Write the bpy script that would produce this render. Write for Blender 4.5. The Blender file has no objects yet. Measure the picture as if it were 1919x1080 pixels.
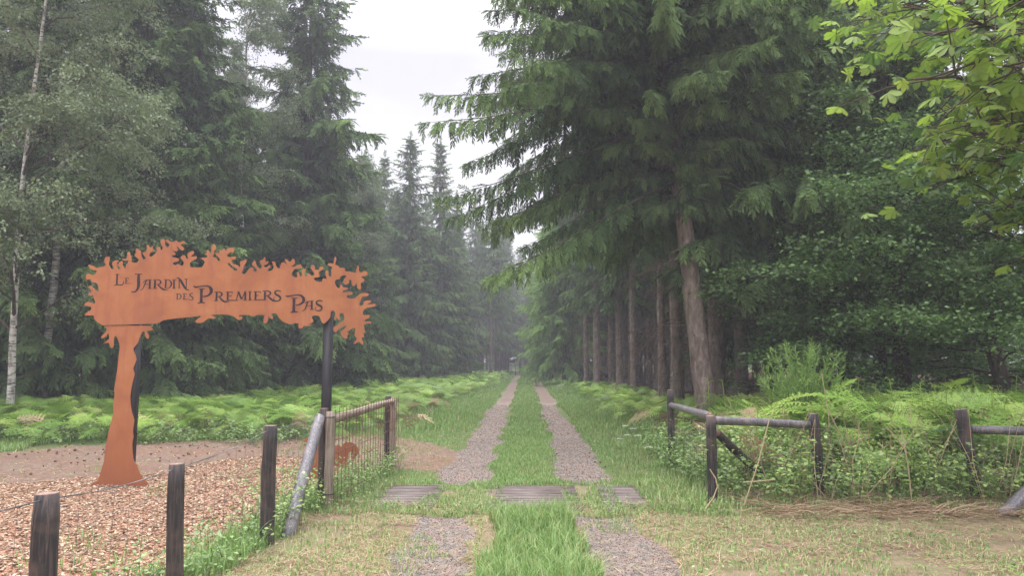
import bpy, math, random
import numpy as np
from math import radians, pi
from numpy import sin, cos
R0 = np.random.default_rng
C = bpy.context.scene.collection
scn = bpy.context.scene

# ------------------------------------------------------------------ camera
F = 1350.0; CAMZ = 1.65; PITCH = radians(5.84); YAW = radians(1.08)
cd = bpy.data.cameras.new("camera"); cam = bpy.data.objects.new("camera", cd); C.objects.link(cam)
cam.location = (0, 0, CAMZ); cam.rotation_euler = (pi/2 + PITCH, 0, YAW)
cd.sensor_width = 36; cd.lens = F/1919*36; cd.clip_start = 0.05; cd.clip_end = 1500
scn.camera = cam

def ray(px, py):
    x = (px-959.5)/F; z = -(py-540)/F
    y2 = cos(PITCH) - z*sin(PITCH); z2 = sin(PITCH) + z*cos(PITCH)
    return np.array([x*cos(YAW)-y2*sin(YAW), x*sin(YAW)+y2*cos(YAW), z2])
def G(px, py, z=0.0):
    d = ray(px, py); t = (z-CAMZ)/d[2]; return np.array([d[0]*t, d[1]*t, z])
def PY(px, py, Y):
    d = ray(px, py); t = Y/d[1]; return np.array([d[0]*t, Y, CAMZ+d[2]*t])

# ------------------------------------------------------------------ world, sun, exposure
SUN_EL, SUN_AZ = radians(52), radians(-20)      # behind the cloud, above the track and a little to the left
w = bpy.data.worlds.new("World"); scn.world = w; w.use_nodes = True
nt = w.node_tree; nt.nodes.clear()
def N(nt, t, **k):
    n = nt.nodes.new(t)
    for a, v in k.items(): setattr(n, a, v)
    return n
out = N(nt, 'ShaderNodeOutputWorld'); bg = N(nt, 'ShaderNodeBackground')
sky = N(nt, 'ShaderNodeTexSky', sky_type='NISHITA', sun_disc=False)
sky.sun_elevation = SUN_EL; sky.sun_rotation = SUN_AZ
tc = N(nt, 'ShaderNodeTexCoord'); sx = N(nt, 'ShaderNodeSeparateXYZ')
nt.links.new(tc.outputs['Generated'], sx.inputs[0])
nz = N(nt, 'ShaderNodeTexNoise'); nz.inputs['Scale'].default_value = 3.2; nz.inputs['Detail'].default_value = 5
mp = N(nt, 'ShaderNodeMapping'); mp.inputs['Scale'].default_value = (1, 1, 3.5)
nt.links.new(tc.outputs['Generated'], mp.inputs[0]); nt.links.new(mp.outputs[0], nz.inputs['Vector'])
cr = N(nt, 'ShaderNodeValToRGB')
cr.color_ramp.elements[0].position = .35; cr.color_ramp.elements[0].color = (.80, .78, .88, 1)
cr.color_ramp.elements[1].position = .62; cr.color_ramp.elements[1].color = (.98, .97, 1.0, 1)
nt.links.new(nz.outputs['Fac'], cr.inputs[0])
gr = N(nt, 'ShaderNodeMapRange'); gr.inputs['From Min'].default_value = .4; gr.inputs['From Max'].default_value = .95
gr.inputs['To Min'].default_value = 6.2; gr.inputs['To Max'].default_value = 42.0
nt.links.new(sx.outputs['Z'], gr.inputs['Value'])
vm = N(nt, 'ShaderNodeVectorMath', operation='SCALE')
nt.links.new(cr.outputs[0], vm.inputs[0]); nt.links.new(gr.outputs[0], vm.inputs['Scale'])
mx = N(nt, 'ShaderNodeMix', data_type='RGBA'); mx.inputs[0].default_value = .93
nt.links.new(sky.outputs[0], mx.inputs[6]); nt.links.new(vm.outputs[0], mx.inputs[7])
nt.links.new(mx.outputs[2], bg.inputs[0]); bg.inputs[1].default_value = .085
nt.links.new(bg.outputs[0], out.inputs[0])
sd = bpy.data.lights.new("sun", 'SUN'); sun = bpy.data.objects.new("sun", sd); C.objects.link(sun)
sd.energy = 1.5; sd.angle = radians(25); sd.color = (1, .97, .92)
sun.rotation_euler = (pi/2-SUN_EL, 0, SUN_AZ+pi)
sun.rotation_euler = (-(pi/2-SUN_EL), 0, -SUN_AZ)
scn.view_settings.view_transform = 'Standard'; scn.view_settings.look = 'None'
scn.view_settings.exposure = 1.05; scn.view_settings.gamma = 1
cy = scn.cycles
cy.max_bounces = 6; cy.diffuse_bounces = 3; cy.glossy_bounces = 2; cy.transmission_bounces = 4; cy.volume_bounces = 0
cy.use_denoising = True; cy.use_light_tree = False; cy.caustics_reflective = False; cy.caustics_refractive = False
cy.sample_clamp_indirect = 4

# ------------------------------------------------------------------ helpers
def unit(v): return v/np.maximum(np.linalg.norm(v, axis=-1, keepdims=True), 1e-9)

def vnoise(x, y, seed=0):
    xi = np.floor(x).astype(np.int64); yi = np.floor(y).astype(np.int64); fx = x-xi; fy = y-yi
    fx = fx*fx*(3-2*fx); fy = fy*fy*(3-2*fy)
    def h(a, b):
        n = (a*374761393 + b*668265263 + seed*2147483) & 0xffffffff
        n = ((n ^ (n >> 13))*1274126177) & 0xffffffff
        return ((n ^ (n >> 16)) & 0xffff)/65535.0
    return (h(xi, yi)*(1-fx)+h(xi+1, yi)*fx)*(1-fy)+(h(xi, yi+1)*(1-fx)+h(xi+1, yi+1)*fx)*fy
def fbm(x, y, seed=0, o=4):
    s = 0; a = .5
    for i in range(o):
        s = s+a*vnoise(x*2**i, y*2**i, seed+i); a *= .5
    return s/(1-.5**o)
def sstep(a, b, x):
    t = np.clip((x-a)/(b-a), 0, 1); return t*t*(3-2*t)

class MB:
    def __init__(s): s.v = []; s.f3 = []; s.f4 = []; s.n = 0; s.t = []; s.r = []
    def add(s, v, q=None, t=None, tint=0., var=None):
        v = np.asarray(v, float).reshape(-1, 3); n = len(v)
        if q is not None and len(q): s.f4.append(np.asarray(q, np.int64).reshape(-1, 4)+s.n)
        if t is not None and len(t): s.f3.append(np.asarray(t, np.int64).reshape(-1, 3)+s.n)
        s.v.append(v); s.n += n
        s.t.append(np.broadcast_to(np.asarray(tint, float), (n,)).astype(float))
        s.r.append(np.broadcast_to(np.asarray(.5 if var is None else var, float), (n,)).astype(float))
    def scatter(s, tv, tq, O, A, B, Nn, S, tint, var, tt=None, droop=None):
        """template verts tv (T,3) in (A,B,N) axes, one copy per origin"""
        n = len(O); T = len(tv)
        if n == 0: return
        S = np.asarray(S, float).reshape(-1, 1, 1)*np.ones((n, 1, 1))
        P = O[:, None, :]+S*(tv[None, :, 0:1]*A[:, None, :]+tv[None, :, 1:2]*B[:, None, :]+tv[None, :, 2:3]*Nn[:, None, :])
        if droop is not None:
            P[:, :, 2] -= S[:, :, 0]*np.asarray(droop).reshape(-1, 1)*tv[None, :, 0]**2
        off = (np.arange(n)*T)[:, None, None]
        q = (np.asarray(tq)[None]+off).reshape(-1, 4) if tq is not None and len(tq) else None
        t = (np.asarray(tt)[None]+off).reshape(-1, 3) if tt is not None and len(tt) else None
        tint = np.asarray(tint, float)
        if tint.ndim == 1 and len(tint) == T and T != n: tint = np.broadcast_to(tint[None], (n, T))
        elif tint.ndim == 1: tint = np.broadcast_to(tint[:, None], (n, T))
        elif tint.ndim == 0: tint = np.broadcast_to(tint, (n, T))
        var = np.broadcast_to(np.asarray(var, float).reshape(-1, 1), (n, T))
        s.add(P.reshape(-1, 3), q, t, tint.reshape(-1), var.reshape(-1))
    def tube(s, pts, rad, sides=6, tint=0., var=.5, cap=False):
        pts = np.asarray(pts, float); n = len(pts); rad = np.broadcast_to(np.asarray(rad, float), (n,))
        d = unit(np.gradient(pts, axis=0)); ref = np.array([0, 0, 1.]) if abs(d[:, 2]).mean() < .8 else np.array([0, 1., 0])
        a = unit(np.cross(d, ref)); b = np.cross(d, a)
        th = np.arange(sides)*2*pi/sides
        ring = np.cos(th)[None, :, None]*a[:, None]+np.sin(th)[None, :, None]*b[:, None]
        V = pts[:, None]+rad[:, None, None]*ring
        i = np.arange(n-1)[:, None]*sides; j = np.arange(sides)[None]; k = (j+1) % sides
        q = np.stack([i+j, i+k, i+sides+k, i+sides+j], -1).reshape(-1, 4)
        V = V.reshape(-1, 3); t = None
        if cap:
            V = np.vstack([V, pts[:1], pts[-1:]]); m = n*sides; jj = np.arange(sides); kk = (jj+1) % sides
            t = np.vstack([np.stack([np.full(sides, m), kk, jj], 1), np.stack([np.full(sides, m+1), (n-1)*sides+jj, (n-1)*sides+kk], 1)])
        s.add(V, q, t, tint, var)
    def box(s, c, size, rz=0., tint=0., var=.5, rx=0.):
        v = np.array([[x, y, z] for z in (-.5, .5) for y in (-.5, .5) for x in (-.5, .5)])*np.asarray(size)
        v = v@np.array([[1, 0, 0], [0, cos(rx), sin(rx)], [0, -sin(rx), cos(rx)]])
        v = v@np.array([[cos(rz), sin(rz), 0], [-sin(rz), cos(rz), 0], [0, 0, 1]])
        s.add(v+np.asarray(c), [[0, 2, 3, 1], [4, 5, 7, 6], [0, 1, 5, 4], [2, 6, 7, 3], [0, 4, 6, 2], [1, 3, 7, 5]], None, tint, var)
    def mesh(s, name, smooth=False):
        me = bpy.data.meshes.new(name)
        v = np.concatenate(s.v); me.vertices.add(len(v)); me.vertices.foreach_set('co', v.ravel().astype(np.float32))
        q = np.concatenate(s.f4) if s.f4 else np.zeros((0, 4), int); t = np.concatenate(s.f3) if s.f3 else np.zeros((0, 3), int)
        L = np.concatenate([q.ravel(), t.ravel()]).astype(np.int32)
        me.loops.add(len(L)); me.loops.foreach_set('vertex_index', L)
        tot = np.concatenate([np.full(len(q), 4), np.full(len(t), 3)]).astype(np.int32)
        me.polygons.add(len(tot)); me.polygons.foreach_set('loop_start', (np.cumsum(tot)-tot).astype(np.int32))
        try: me.polygons.foreach_set('loop_total', tot)
        except Exception: pass
        if smooth: me.polygons.foreach_set('use_smooth', np.ones(len(tot), bool))
        me.update(calc_edges=True)
        for nm, arr in (('tint', s.t), ('var', s.r)):
            at = me.attributes.new(nm, 'FLOAT', 'POINT'); at.data.foreach_set('value', np.concatenate(arr).astype(np.float32))
        return me
    def build(s, name, m, parent=None, smooth=False):
        me = s.mesh(name, smooth); me.materials.append(m)
        o = bpy.data.objects.new(name, me); C.objects.link(o)
        if parent is not None: o.parent = parent
        return o
def tag(o, label=None, cat=None, group=None, kind=None):
    if label: o['label'] = label
    if cat: o['category'] = cat
    if group: o['group'] = group
    if kind: o['kind'] = kind
    return o
def empty(name, loc=(0, 0, 0), rz=0., **k):
    o = bpy.data.objects.new(name, None); o.empty_display_size = .2; C.objects.link(o)
    o.location = loc; o.rotation_euler = (0, 0, rz); return tag(o, **k)
def copy_tree(o, parent=None):
    c = o.copy(); C.objects.link(c); c.parent = parent
    for ch in [x for x in o.children]: copy_tree(ch, c)
    return c

# ------------------------------------------------------------------ materials
class Mat:
    def __init__(s, name):
        s.m = bpy.data.materials.new(name); s.m.use_nodes = True; s.nt = s.m.node_tree; s.nt.nodes.clear()
        s.out = s.n('ShaderNodeOutputMaterial')
    def n(s, t, **k): return N(s.nt, t, **k)
    def l(s, a, b): s.nt.links.new(a, b)
    def attr(s, name): return s.n('ShaderNodeAttribute', attribute_name=name).outputs['Fac']
    def obj(s, scale=(1, 1, 1)):
        t = s.n('ShaderNodeTexCoord'); m = s.n('ShaderNodeMapping'); m.inputs['Scale'].default_value = scale
        s.l(t.outputs['Object'], m.inputs[0]); return m.outputs[0]
    def noise(s, vec, sc, det=4, rough=.55, dist=0):
        n = s.n('ShaderNodeTexNoise'); n.inputs['Scale'].default_value = sc; n.inputs['Detail'].default_value = det
        n.inputs['Roughness'].default_value = rough; n.inputs['Distortion'].default_value = dist
        s.l(vec, n.inputs['Vector']); return n.outputs['Fac']
    def voro(s, vec, sc, out='Distance'):
        n = s.n('ShaderNodeTexVoronoi'); n.inputs['Scale'].default_value = sc; s.l(vec, n.inputs['Vector']); return n.outputs[out]
    def ramp(s, f, stops):
        r = s.n('ShaderNodeValToRGB'); e = r.color_ramp.elements
        while len(e) < len(stops): e.new(.5)
        for i, (p, c) in enumerate(stops): e[i].position = p; e[i].color = (*c, 1) if len(c) == 3 else c
        s.l(f, r.inputs[0]); return r.outputs[0]
    def rng(s, f, a, b, c, d):
        m = s.n('ShaderNodeMapRange'); s.l(f, m.inputs[0])
        for i, v in enumerate((a, b, c, d)): m.inputs[i+1].default_value = v
        return m.outputs[0]
    def mix(s, f, a, b, mode='MIX'):
        m = s.n('ShaderNodeMix', data_type='RGBA', blend_type=mode)
        for i, v in ((0, f), (6, a), (7, b)):
            if isinstance(v, (int, float)): m.inputs[i].default_value = v
            elif isinstance(v, tuple): m.inputs[i].default_value = (*v, 1)
            else: s.l(v, m.inputs[i])
        return m.outputs[2]
    def math(s, op, a, b=None):
        m = s.n('ShaderNodeMath', operation=op)
        for i, v in ((0, a), (1, b)):
            if v is None: continue
            if isinstance(v, (int, float)): m.inputs[i].default_value = v
            else: s.l(v, m.inputs[i])
        return m.outputs[0]
    def bump(s, h, st=.5, dist=.02):
        b = s.n('ShaderNodeBump'); b.inputs['Strength'].default_value = st; b.inputs['Distance'].default_value = dist
        s.l(h, b.inputs['Height']); return b.outputs[0]
    def princ(s, col, rough=.8, nor=None, metal=0., spec=.3):
        p = s.n('ShaderNodeBsdfPrincipled')
        if isinstance(col, tuple): p.inputs['Base Color'].default_value = (*col, 1)
        else: s.l(col, p.inputs['Base Color'])
        if isinstance(rough, (int, float)): p.inputs['Roughness'].default_value = rough
        else: s.l(rough, p.inputs['Roughness'])
        p.inputs['Metallic'].default_value = metal; p.inputs['Specular IOR Level'].default_value = spec
        if nor is not None: s.l(nor, p.inputs['Normal'])
        s.l(p.outputs[0], s.out.inputs[0]); return s.m

def leaf_mat(name, dark, light, fresh, trans=.3, gloss=.0):
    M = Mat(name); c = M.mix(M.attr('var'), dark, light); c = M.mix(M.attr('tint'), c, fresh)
    d = M.n('ShaderNodeBsdfDiffuse'); M.l(c, d.inputs[0]); last = d.outputs[0]
    if trans:
        t = M.n('ShaderNodeBsdfTranslucent'); M.l(c, t.inputs[0]); x = M.n('ShaderNodeMixShader'); x.inputs[0].default_value = trans
        M.l(last, x.inputs[1]); M.l(t.outputs[0], x.inputs[2]); last = x.outputs[0]
    if gloss:
        g = M.n('ShaderNodeBsdfGlossy'); g.inputs['Roughness'].default_value = .45; g.inputs['Color'].default_value = (1, 1, 1, 1)
        x = M.n('ShaderNodeMixShader'); x.inputs[0].default_value = gloss
        M.l(last, x.inputs[1]); M.l(g.outputs[0], x.inputs[2]); last = x.outputs[0]
    M.l(last, M.out.inputs[0]); return M.m
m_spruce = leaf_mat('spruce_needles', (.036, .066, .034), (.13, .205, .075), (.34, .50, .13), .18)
m_spruce_fresh_lit = leaf_mat('fresh_lit_spruce_needles', (.11, .19, .065), (.24, .40, .11), (.44, .60, .2), .35)  # fresh-growth green, lightened further to stand in for light on these spruces
m_birchleaf = leaf_mat('birch_leaves', (.09, .14, .06), (.19, .25, .12), (.26, .32, .12), .3, .04)
m_beech = leaf_mat('broad_leaves', (.06, .125, .038), (.15, .27, .075), (.28, .43, .10), .3, .03)
m_chest = leaf_mat('chestnut_leaves', (.035, .10, .025), (.22, .35, .035), (.50, .58, .14), .5, .03)
m_bracken = leaf_mat('bracken_fronds', (.055, .13, .027), (.22, .38, .062), (.42, .54, .12), .25, .02)
m_grass = leaf_mat('grass_blades', (.13, .24, .06), (.24, .37, .10), (.48, .42, .22), .3, .03)
m_bramble = leaf_mat('bramble_leaves', (.07, .15, .035), (.20, .31, .08), (.40, .50, .13), .3, .04)
m_broom = leaf_mat('broom_twigs', (.13, .24, .07), (.28, .42, .12), (.38, .5, .16), .25)
m_straw = leaf_mat('dry_straw', (.15, .085, .05), (.50, .38, .25), (.26, .33, .12), .1)
m_chip = leaf_mat('wood_chip', (.25, .16, .105), (.56, .44, .32), (.16, .08, .05), 0)
m_stone = leaf_mat('crushed_stone', (.095, .086, .076), (.285, .26, .23), (.13, .07, .05), 0)
m_flower = leaf_mat('white_petals', (.75, .75, .68), (.8, .8, .75), (.3, .4, .15), .2)
m_deadtwig = leaf_mat('dead_twigs', (.12, .085, .07), (.21, .16, .13), (.3, .2, .14), 0)

def bark(name, c1, c2, c3, sc=1., zs=.35, st=.8):
    M = Mat(name); v = M.obj((1, 1, zs)); a = M.noise(v, 9*sc, 6, .65, .3); b = M.voro(v, 22*sc)
    low = M.noise(v, 1.6, 3)
    c = M.ramp(a, [(.3, c1), (.55, c2), (.75, c3)]); c = M.mix(M.rng(b, 0, .45, .55, 1.1), (0, 0, 0), c) if False else c
    c = M.mix(M.rng(low, .45, .65, 0, .35), c, (.13, .12, .08))
    h = M.math('ADD', M.math('MULTIPLY', b, .6), a)
    return M.princ(c, .9, M.bump(h, st, .03), spec=.15)
m_bark = bark('spruce_bark', (.10, .075, .065), (.25, .19, .165), (.44, .37, .335))
m_barkd = bark('dark_bark', (.04, .033, .03), (.09, .068, .058), (.16, .125, .11))
def birchbark():
    M = Mat('birch_bark'); v = M.obj((1, 1, 5.)); a = M.noise(v, 3.2, 5, .7, .2); v2 = M.obj((1, 1, .6)); b = M.noise(v2, 5, 4)
    c = M.ramp(a, [(.40, (.05, .045, .04)), (.47, (.52, .49, .45)), (.8, (.72, .69, .65))])
    c = M.mix(M.rng(b, .5, .62, 0, .8), c, (.16, .14, .12)); return M.princ(c, .75, M.bump(a, .3, .01))
m_birch = birchbark()
def wood(name, c1, c2, c3, zs=.06, rough=.7, spec=.3, axis=2):
    M = Mat(name); s = [1, 1, 1]; s[axis] = zs; v = M.obj(tuple(s)); a = M.noise(v, 60, 5, .65, .4); b = M.noise(M.obj(), 5, 4)
    c = M.ramp(a, [(.28, c1), (.5, c2), (.72, c3)]); c = M.mix(M.rng(b, .5, .68, 0, .6), c, c3)
    return M.princ(c, rough, M.bump(a, .7, .008), spec=spec)
m_tar = wood('tarred_wood', (.012, .011, .012), (.035, .031, .031), (.12, .085, .07))
m_tarsheen = wood('weathered_tarred_log', (.03, .028, .032), (.10, .095, .105), (.26, .22, .21), rough=.42, spec=.6)
m_round = wood('pale_treated_wood', (.10, .075, .055), (.21, .165, .125), (.33, .28, .23))
m_post_top = wood('split_post_end', (.10, .05, .035), (.22, .13, .10), (.34, .25, .2), zs=1)
def rust():
    M = Mat('rusted_steel_plate'); v = M.obj(); a = M.noise(v, 2.2, 6, .6, .4); b = M.noise(M.obj((1, 1, 6)), 3.5, 5, .6)
    g = M.n('ShaderNodeSeparateXYZ'); M.l(M.n('ShaderNodeTexCoord').outputs['Object'], g.inputs[0])
    c = M.ramp(a, [(.3, (.26, .098, .042)), (.5, (.345, .133, .053)), (.72, (.40, .175, .075))]); st_ = M.noise(M.obj((7, 7, .7)), 1.6, 5, .6); c = M.mix(M.rng(st_, .50, .68, 0, .65), c, (.27, .095, .06)); sp_ = M.noise(v, 26, 3); c = M.mix(M.rng(sp_, .62, .72, 0, .35), c, (.24, .09, .06))
    c = M.mix(M.rng(b, .56, .75, 0, .45), c, (.34, .12, .075))
    low = M.rng(g.outputs[2], .0, 1.3, .7, 0.)          # the foot of the plate has rusted darker, browner
    c = M.mix(low, c, (.27, .085, .035))
    f = M.noise(v, 90, 3); return M.princ(c, .62, M.bump(f, .15, .003), spec=.35)
m_rust = rust()
m_black = Mat('black_powder_coat').princ((.022, .021, .024), .5)
m_letter = Mat('dark_letter_strip').princ((.028, .02, .026), .6)  # dark ribbons laid just proud of the sign plate
def meshiron():
    M = Mat('rusty_wire'); a = M.noise(M.obj(), 14, 4); return M.princ(M.ramp(a, [(.35, (.10, .045, .032)), (.65, (.24, .13, .10))]), .8)
m_wirer = meshiron()
m_wire = Mat('galvanised_wire').princ((.17, .17, .18), .4, metal=.7)
def grate():
    M = Mat('worn_grid_steel'); a = M.noise(M.obj((.3, 1, 1)), 8, 5); return M.princ(M.ramp(a, [(.35, (.07, .05, .045)), (.65, (.19, .15, .13))]), .6, spec=.4)
m_grate = grate()

def ground_mat():
    M = Mat('ground_cover'); v = M.obj()
    n1 = M.noise(v, 1.1, 5); n2 = M.noise(v, 7, 5, .6); n3 = M.noise(v, 48, 8, .85); vo = M.voro(v, 42, 'Color'); vd = M.voro(v, 42)
    vb = M.n('ShaderNodeSeparateColor'); M.l(vo, vb.inputs[0])
    grass = M.mix(n2, (.035, .065, .02), (.13, .19, .06)); grass = M.mix(M.rng(n1, .4, .65, 0, .7), grass, (.16, .14, .07))
    grav = M.mix(vb.outputs[0], (.11, .10, .088), (.27, .243, .212)); grav = M.mix(M.rng(n2, .38, .66, 0, .75), grav, (.29, .19, .15))
    grav = M.mix(M.rng(n3, .5, .7, 0, .5), grav, (.12, .09, .08))
    red = M.mix(n3, (.09, .07, .055), (.25, .185, .15))
    dirt = M.mix(n2, (.12, .08, .06), (.26, .19, .15)); dirt = M.mix(M.rng(n1, .42, .6, 0, .6), dirt, (.20, .115, .08)); dirt = M.mix(M.rng(n3, .5, .7, 0, .6), dirt, (.10, .06, .045))
    chip = M.mix(vb.outputs[1], (.22, .10, .06), (.5, .29, .19))
    lit = M.mix(n3, (.13, .085, .055), (.38, .29, .20)); lit = M.mix(M.rng(n2, .42, .60, 0, .6), lit, (.13, .15, .06)); lit = M.mix(M.rng(n1, .5, .65, 0, .55), lit, (.15, .095, .07))
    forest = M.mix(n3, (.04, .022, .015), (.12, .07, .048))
    def k(a):        # roughen each edge with noise
        x = M.math('ADD', M.attr(a), M.math('MULTIPLY', M.math('SUBTRACT', n2, .5), .9)); x = M.math('ADD', x, M.math('MULTIPLY', M.math('SUBTRACT', n3, .5), .5))
        return M.rng(x, .38, .62, 0, 1)
    c = grass
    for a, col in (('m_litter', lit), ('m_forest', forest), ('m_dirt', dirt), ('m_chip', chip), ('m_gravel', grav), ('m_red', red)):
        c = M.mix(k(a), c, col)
    h = M.math('ADD', M.math('MULTIPLY', vd, .5), n3)
    return M.princ(c, .95, M.bump(h, .8, .02), spec=.1)
m_ground = ground_mat()

# ------------------------------------------------------------------ zones of the ground
def Xl(Y): return -2.62+(np.asarray(Y)-4)*.075*np.clip((8-np.asarray(Y))/4+.0, 0, 1)*0+0.03*np.clip(Y-4, 0, 4)   # left fence line
def rut_c(Y):
    wob = .05*np.sin(Y*.45)+.04*np.sin(Y*.17+1)
    return -.86+wob*1.0, .84+wob*.8
def zones(X, Y):
    n = fbm(X*.9, Y*.9, 3)-.5; n2 = fbm(X*4, Y*4, 9)-.5
    e = .26*n+.22*n2
    cl, cr_ = rut_c(Y)
    hw = .34+.02*np.sin(Y*.7)
    gl = sstep(-.10, .10, hw-np.abs(X-cl)+e); grr = sstep(-.10, .10, hw+.02-np.abs(X-cr_)+e)
    gravel = np.maximum(gl, grr)*(Y > 2)*(1-sstep(108, 113, Y))
    grid_zone = (Y > 8.05)*(Y < 10.2)
    gravel = gravel*(1-grid_zone)
    # gravel is wider right behind the grid
    wide = sstep(0, .3, .12-np.abs(X-cl-.05)+.40+e*1.5)*(Y > 10.1)*(Y < 13)
    gravel = np.maximum(gravel, .75*wide)
    front = (Y < 8.05)
    gravel = np.where(front, gravel*np.clip(.92+.9*n+.25*sstep(7.8, 5.5, Y), 0, 1), gravel)
    red = gravel*.85*sstep(18, 40, Y+10*n)
    # dirt path that joins from the left
    yu = np.interp(X, [-20, -12, -10, -8, -6, -3, -1.2], [11.6, 12.0, 12.9, 14.5, 15.4, 16.5, 13.6])
    ychip = np.interp(X, [-9, -7, -5.7, -5, -4.4, -2.6, -1.2], [9.3, 9.7, 10.8, 12.0, 12.6, 12.3, 12.])
    dirt = sstep(-.3, .5, yu-Y+1.6*n)*sstep(-.6, .3, Y-ychip+.8)*sstep(-.8, -1.5, X)*(X > -60)
    chip = sstep(-.3, .3, ychip-Y+.9*n)*sstep(-.15, .15, -2.75+.35*n-X+.0*Y-.35*sstep(6, 8.5, Y)*0)*(X > -20)
    lit = np.clip(sstep(8.6, 8.0, Y+n)*sstep(-2.9, -2.5, X)*.95, 0, 1)
    lit = np.maximum(lit, .6*sstep(10.3, 9.7, Y+n)*(np.abs(X) < 2.4))
    # forest floor
    lf = left_edge(Y); rf = right_edge(Y)
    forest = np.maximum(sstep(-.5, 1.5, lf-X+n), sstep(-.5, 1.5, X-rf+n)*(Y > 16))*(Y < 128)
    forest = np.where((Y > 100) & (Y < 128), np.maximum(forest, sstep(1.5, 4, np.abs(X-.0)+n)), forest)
    return dict(m_gravel=gravel, m_red=red, m_dirt=dirt*(1-chip), m_chip=chip, m_litter=lit*(1-chip), m_forest=forest)
def left_edge(Y): return np.interp(Y, [0, 17, 29, 49, 77, 200], [-13.6, -13.2, -11.2, -10.6, -5.2, -5.0])
def right_edge(Y): return np.interp(Y, [0, 16, 26, 50, 77, 200], [14, 4.9, 5.0, 4.6, 4.4, 4.4])
def gz(X, Y):
    X = np.asarray(X, float); Y = np.asarray(Y, float)
    z = .10*(fbm(X*.25, Y*.25, 21, 3)-.5)*sstep(1.2, 5, np.abs(X))+.035*(fbm(X*2.2, Y*2.2, 5, 3)-.5)
    cl, c2 = rut_c(Y)
    z = z-.035*np.exp(-((X-cl)/.3)**2)-.035*np.exp(-((X-c2)/.3)**2)
    return z
pits = []      # open sections of the cattle grid: x0, x1, y0, y1
for a, b in (((688, 944), (812, 899)), ((925, 940), (1062, 903)), ((1133, 944), (1250, 899))):
    p = G(*a); q = G(*b); x0 = p[0]+.03; x1 = (G(b[0], a[1])[0]+q[0])/2
    pits.append((x0, x1, 8.33, 9.85))
pits[2] = (1.05, 1.70, 8.33, 9.85)
def in_pit(X, Y, m=0.):
    k = np.zeros(np.shape(X), bool)
    for x0, x1, y0, y1 in pits: k |= (X > x0-m) & (X < x1+m) & (Y > y0-m) & (Y < y1+m)
    return k

def build_ground():
    xs = np.unique(np.round(np.concatenate([np.arange(-8, 8.001, .06), np.arange(-20, -8, .3), np.arange(8, 20, .3), np.arange(-80, -20, 3), np.arange(20, 81, 3), [-600, -300, -150, 150, 300, 600]]), 4))
    ys = np.unique(np.round(np.concatenate([np.arange(2, 14, .06), np.arange(14, 30, .15), np.arange(30, 70, .4), np.arange(70, 140, 1.), [-60, -20, -5, 0, 160, 200, 300, 500, 900]]), 4))
    X, Y = np.meshgrid(xs, ys); Z = gz(X, Y); far = (np.abs(X) > 80) | (Y > 140); Z = np.where(far, 0, Z)
    Z = np.where(in_pit(X, Y), Z-.28, Z)
    z = zones(X, Y); nx = len(xs)
    i = (np.arange(len(ys)-1)[:, None]*nx+np.arange(nx-1)[None]).ravel()
    q = np.stack([i, i+1, i+nx+1, i+nx], 1)
    V = np.stack([X, Y, Z], -1).reshape(-1, 3)
    fm = {k: a.ravel()[q].mean(1) for k, a in z.items()}
    cls = np.zeros(len(q), int)
    cls[fm['m_dirt'] > .5] = 2; cls[fm['m_chip'] > .5] = 3; cls[fm['m_gravel'] > .5] = 1
    for c, nm in ((0, 'ground'), (1, 'gravel_track'), (2, 'dirt_path'), (3, 'woodchip_ground')):
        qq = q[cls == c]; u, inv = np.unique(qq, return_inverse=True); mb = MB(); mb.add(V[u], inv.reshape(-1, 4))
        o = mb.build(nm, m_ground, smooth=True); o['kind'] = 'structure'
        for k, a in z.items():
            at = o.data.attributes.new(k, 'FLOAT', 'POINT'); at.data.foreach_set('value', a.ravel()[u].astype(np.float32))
build_ground()

# ------------------------------------------------------------------ foliage templates
def rhomb(p, d, l, w_, n=(0, 0, 1), fold=0.):
    p = np.array(p, float); d = unit(np.array(d, float)); n = np.array(n, float); s = unit(np.cross(n, d))
    return [p, p+d*l*.5+s*w_/2+n*fold, p+d*l, p+d*l*.5-s*w_/2+n*fold]
def T_spray(ns=8, wid=.07, seed=0):
    r = random.Random(seed); V = []; t = []
    for i in range(ns):
        u = .06+.86*i/(ns-1)
        for s in (-1, 1):
            L = (.38-.2*abs(u-.35))*r.uniform(.75, 1.2); a = radians(r.uniform(35, 60))
            V += rhomb((u, 0, 0), (cos(a), s*sin(a), r.uniform(-.5, .15)), L, wid*r.uniform(.8, 1.3), (r.uniform(-.5, .5), r.uniform(-.6, .6), 1)); f = r.uniform(.2, 1.1); t += [0, .25*f, f, .25*f]
    V += rhomb((0, 0, 0), (1, 0, 0), 1.05, wid*.8); t += [0, .2, .8, .2]
    V += rhomb((0, 0, 0), (1, 0, -.05), 1.0, wid*.9, (0, 1, .1)); t += [0, .2, .8, .2]
    V = np.array(V); return V, np.arange(len(V)).reshape(-1, 4), np.array(t)
SPR = [T_spray(7, .105, s) for s in range(3)]
SPRL = [T_spray(5, .13, s) for s in range(2)]
SPRH = [T_spray(9, .075, s) for s in range(3)]

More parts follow.
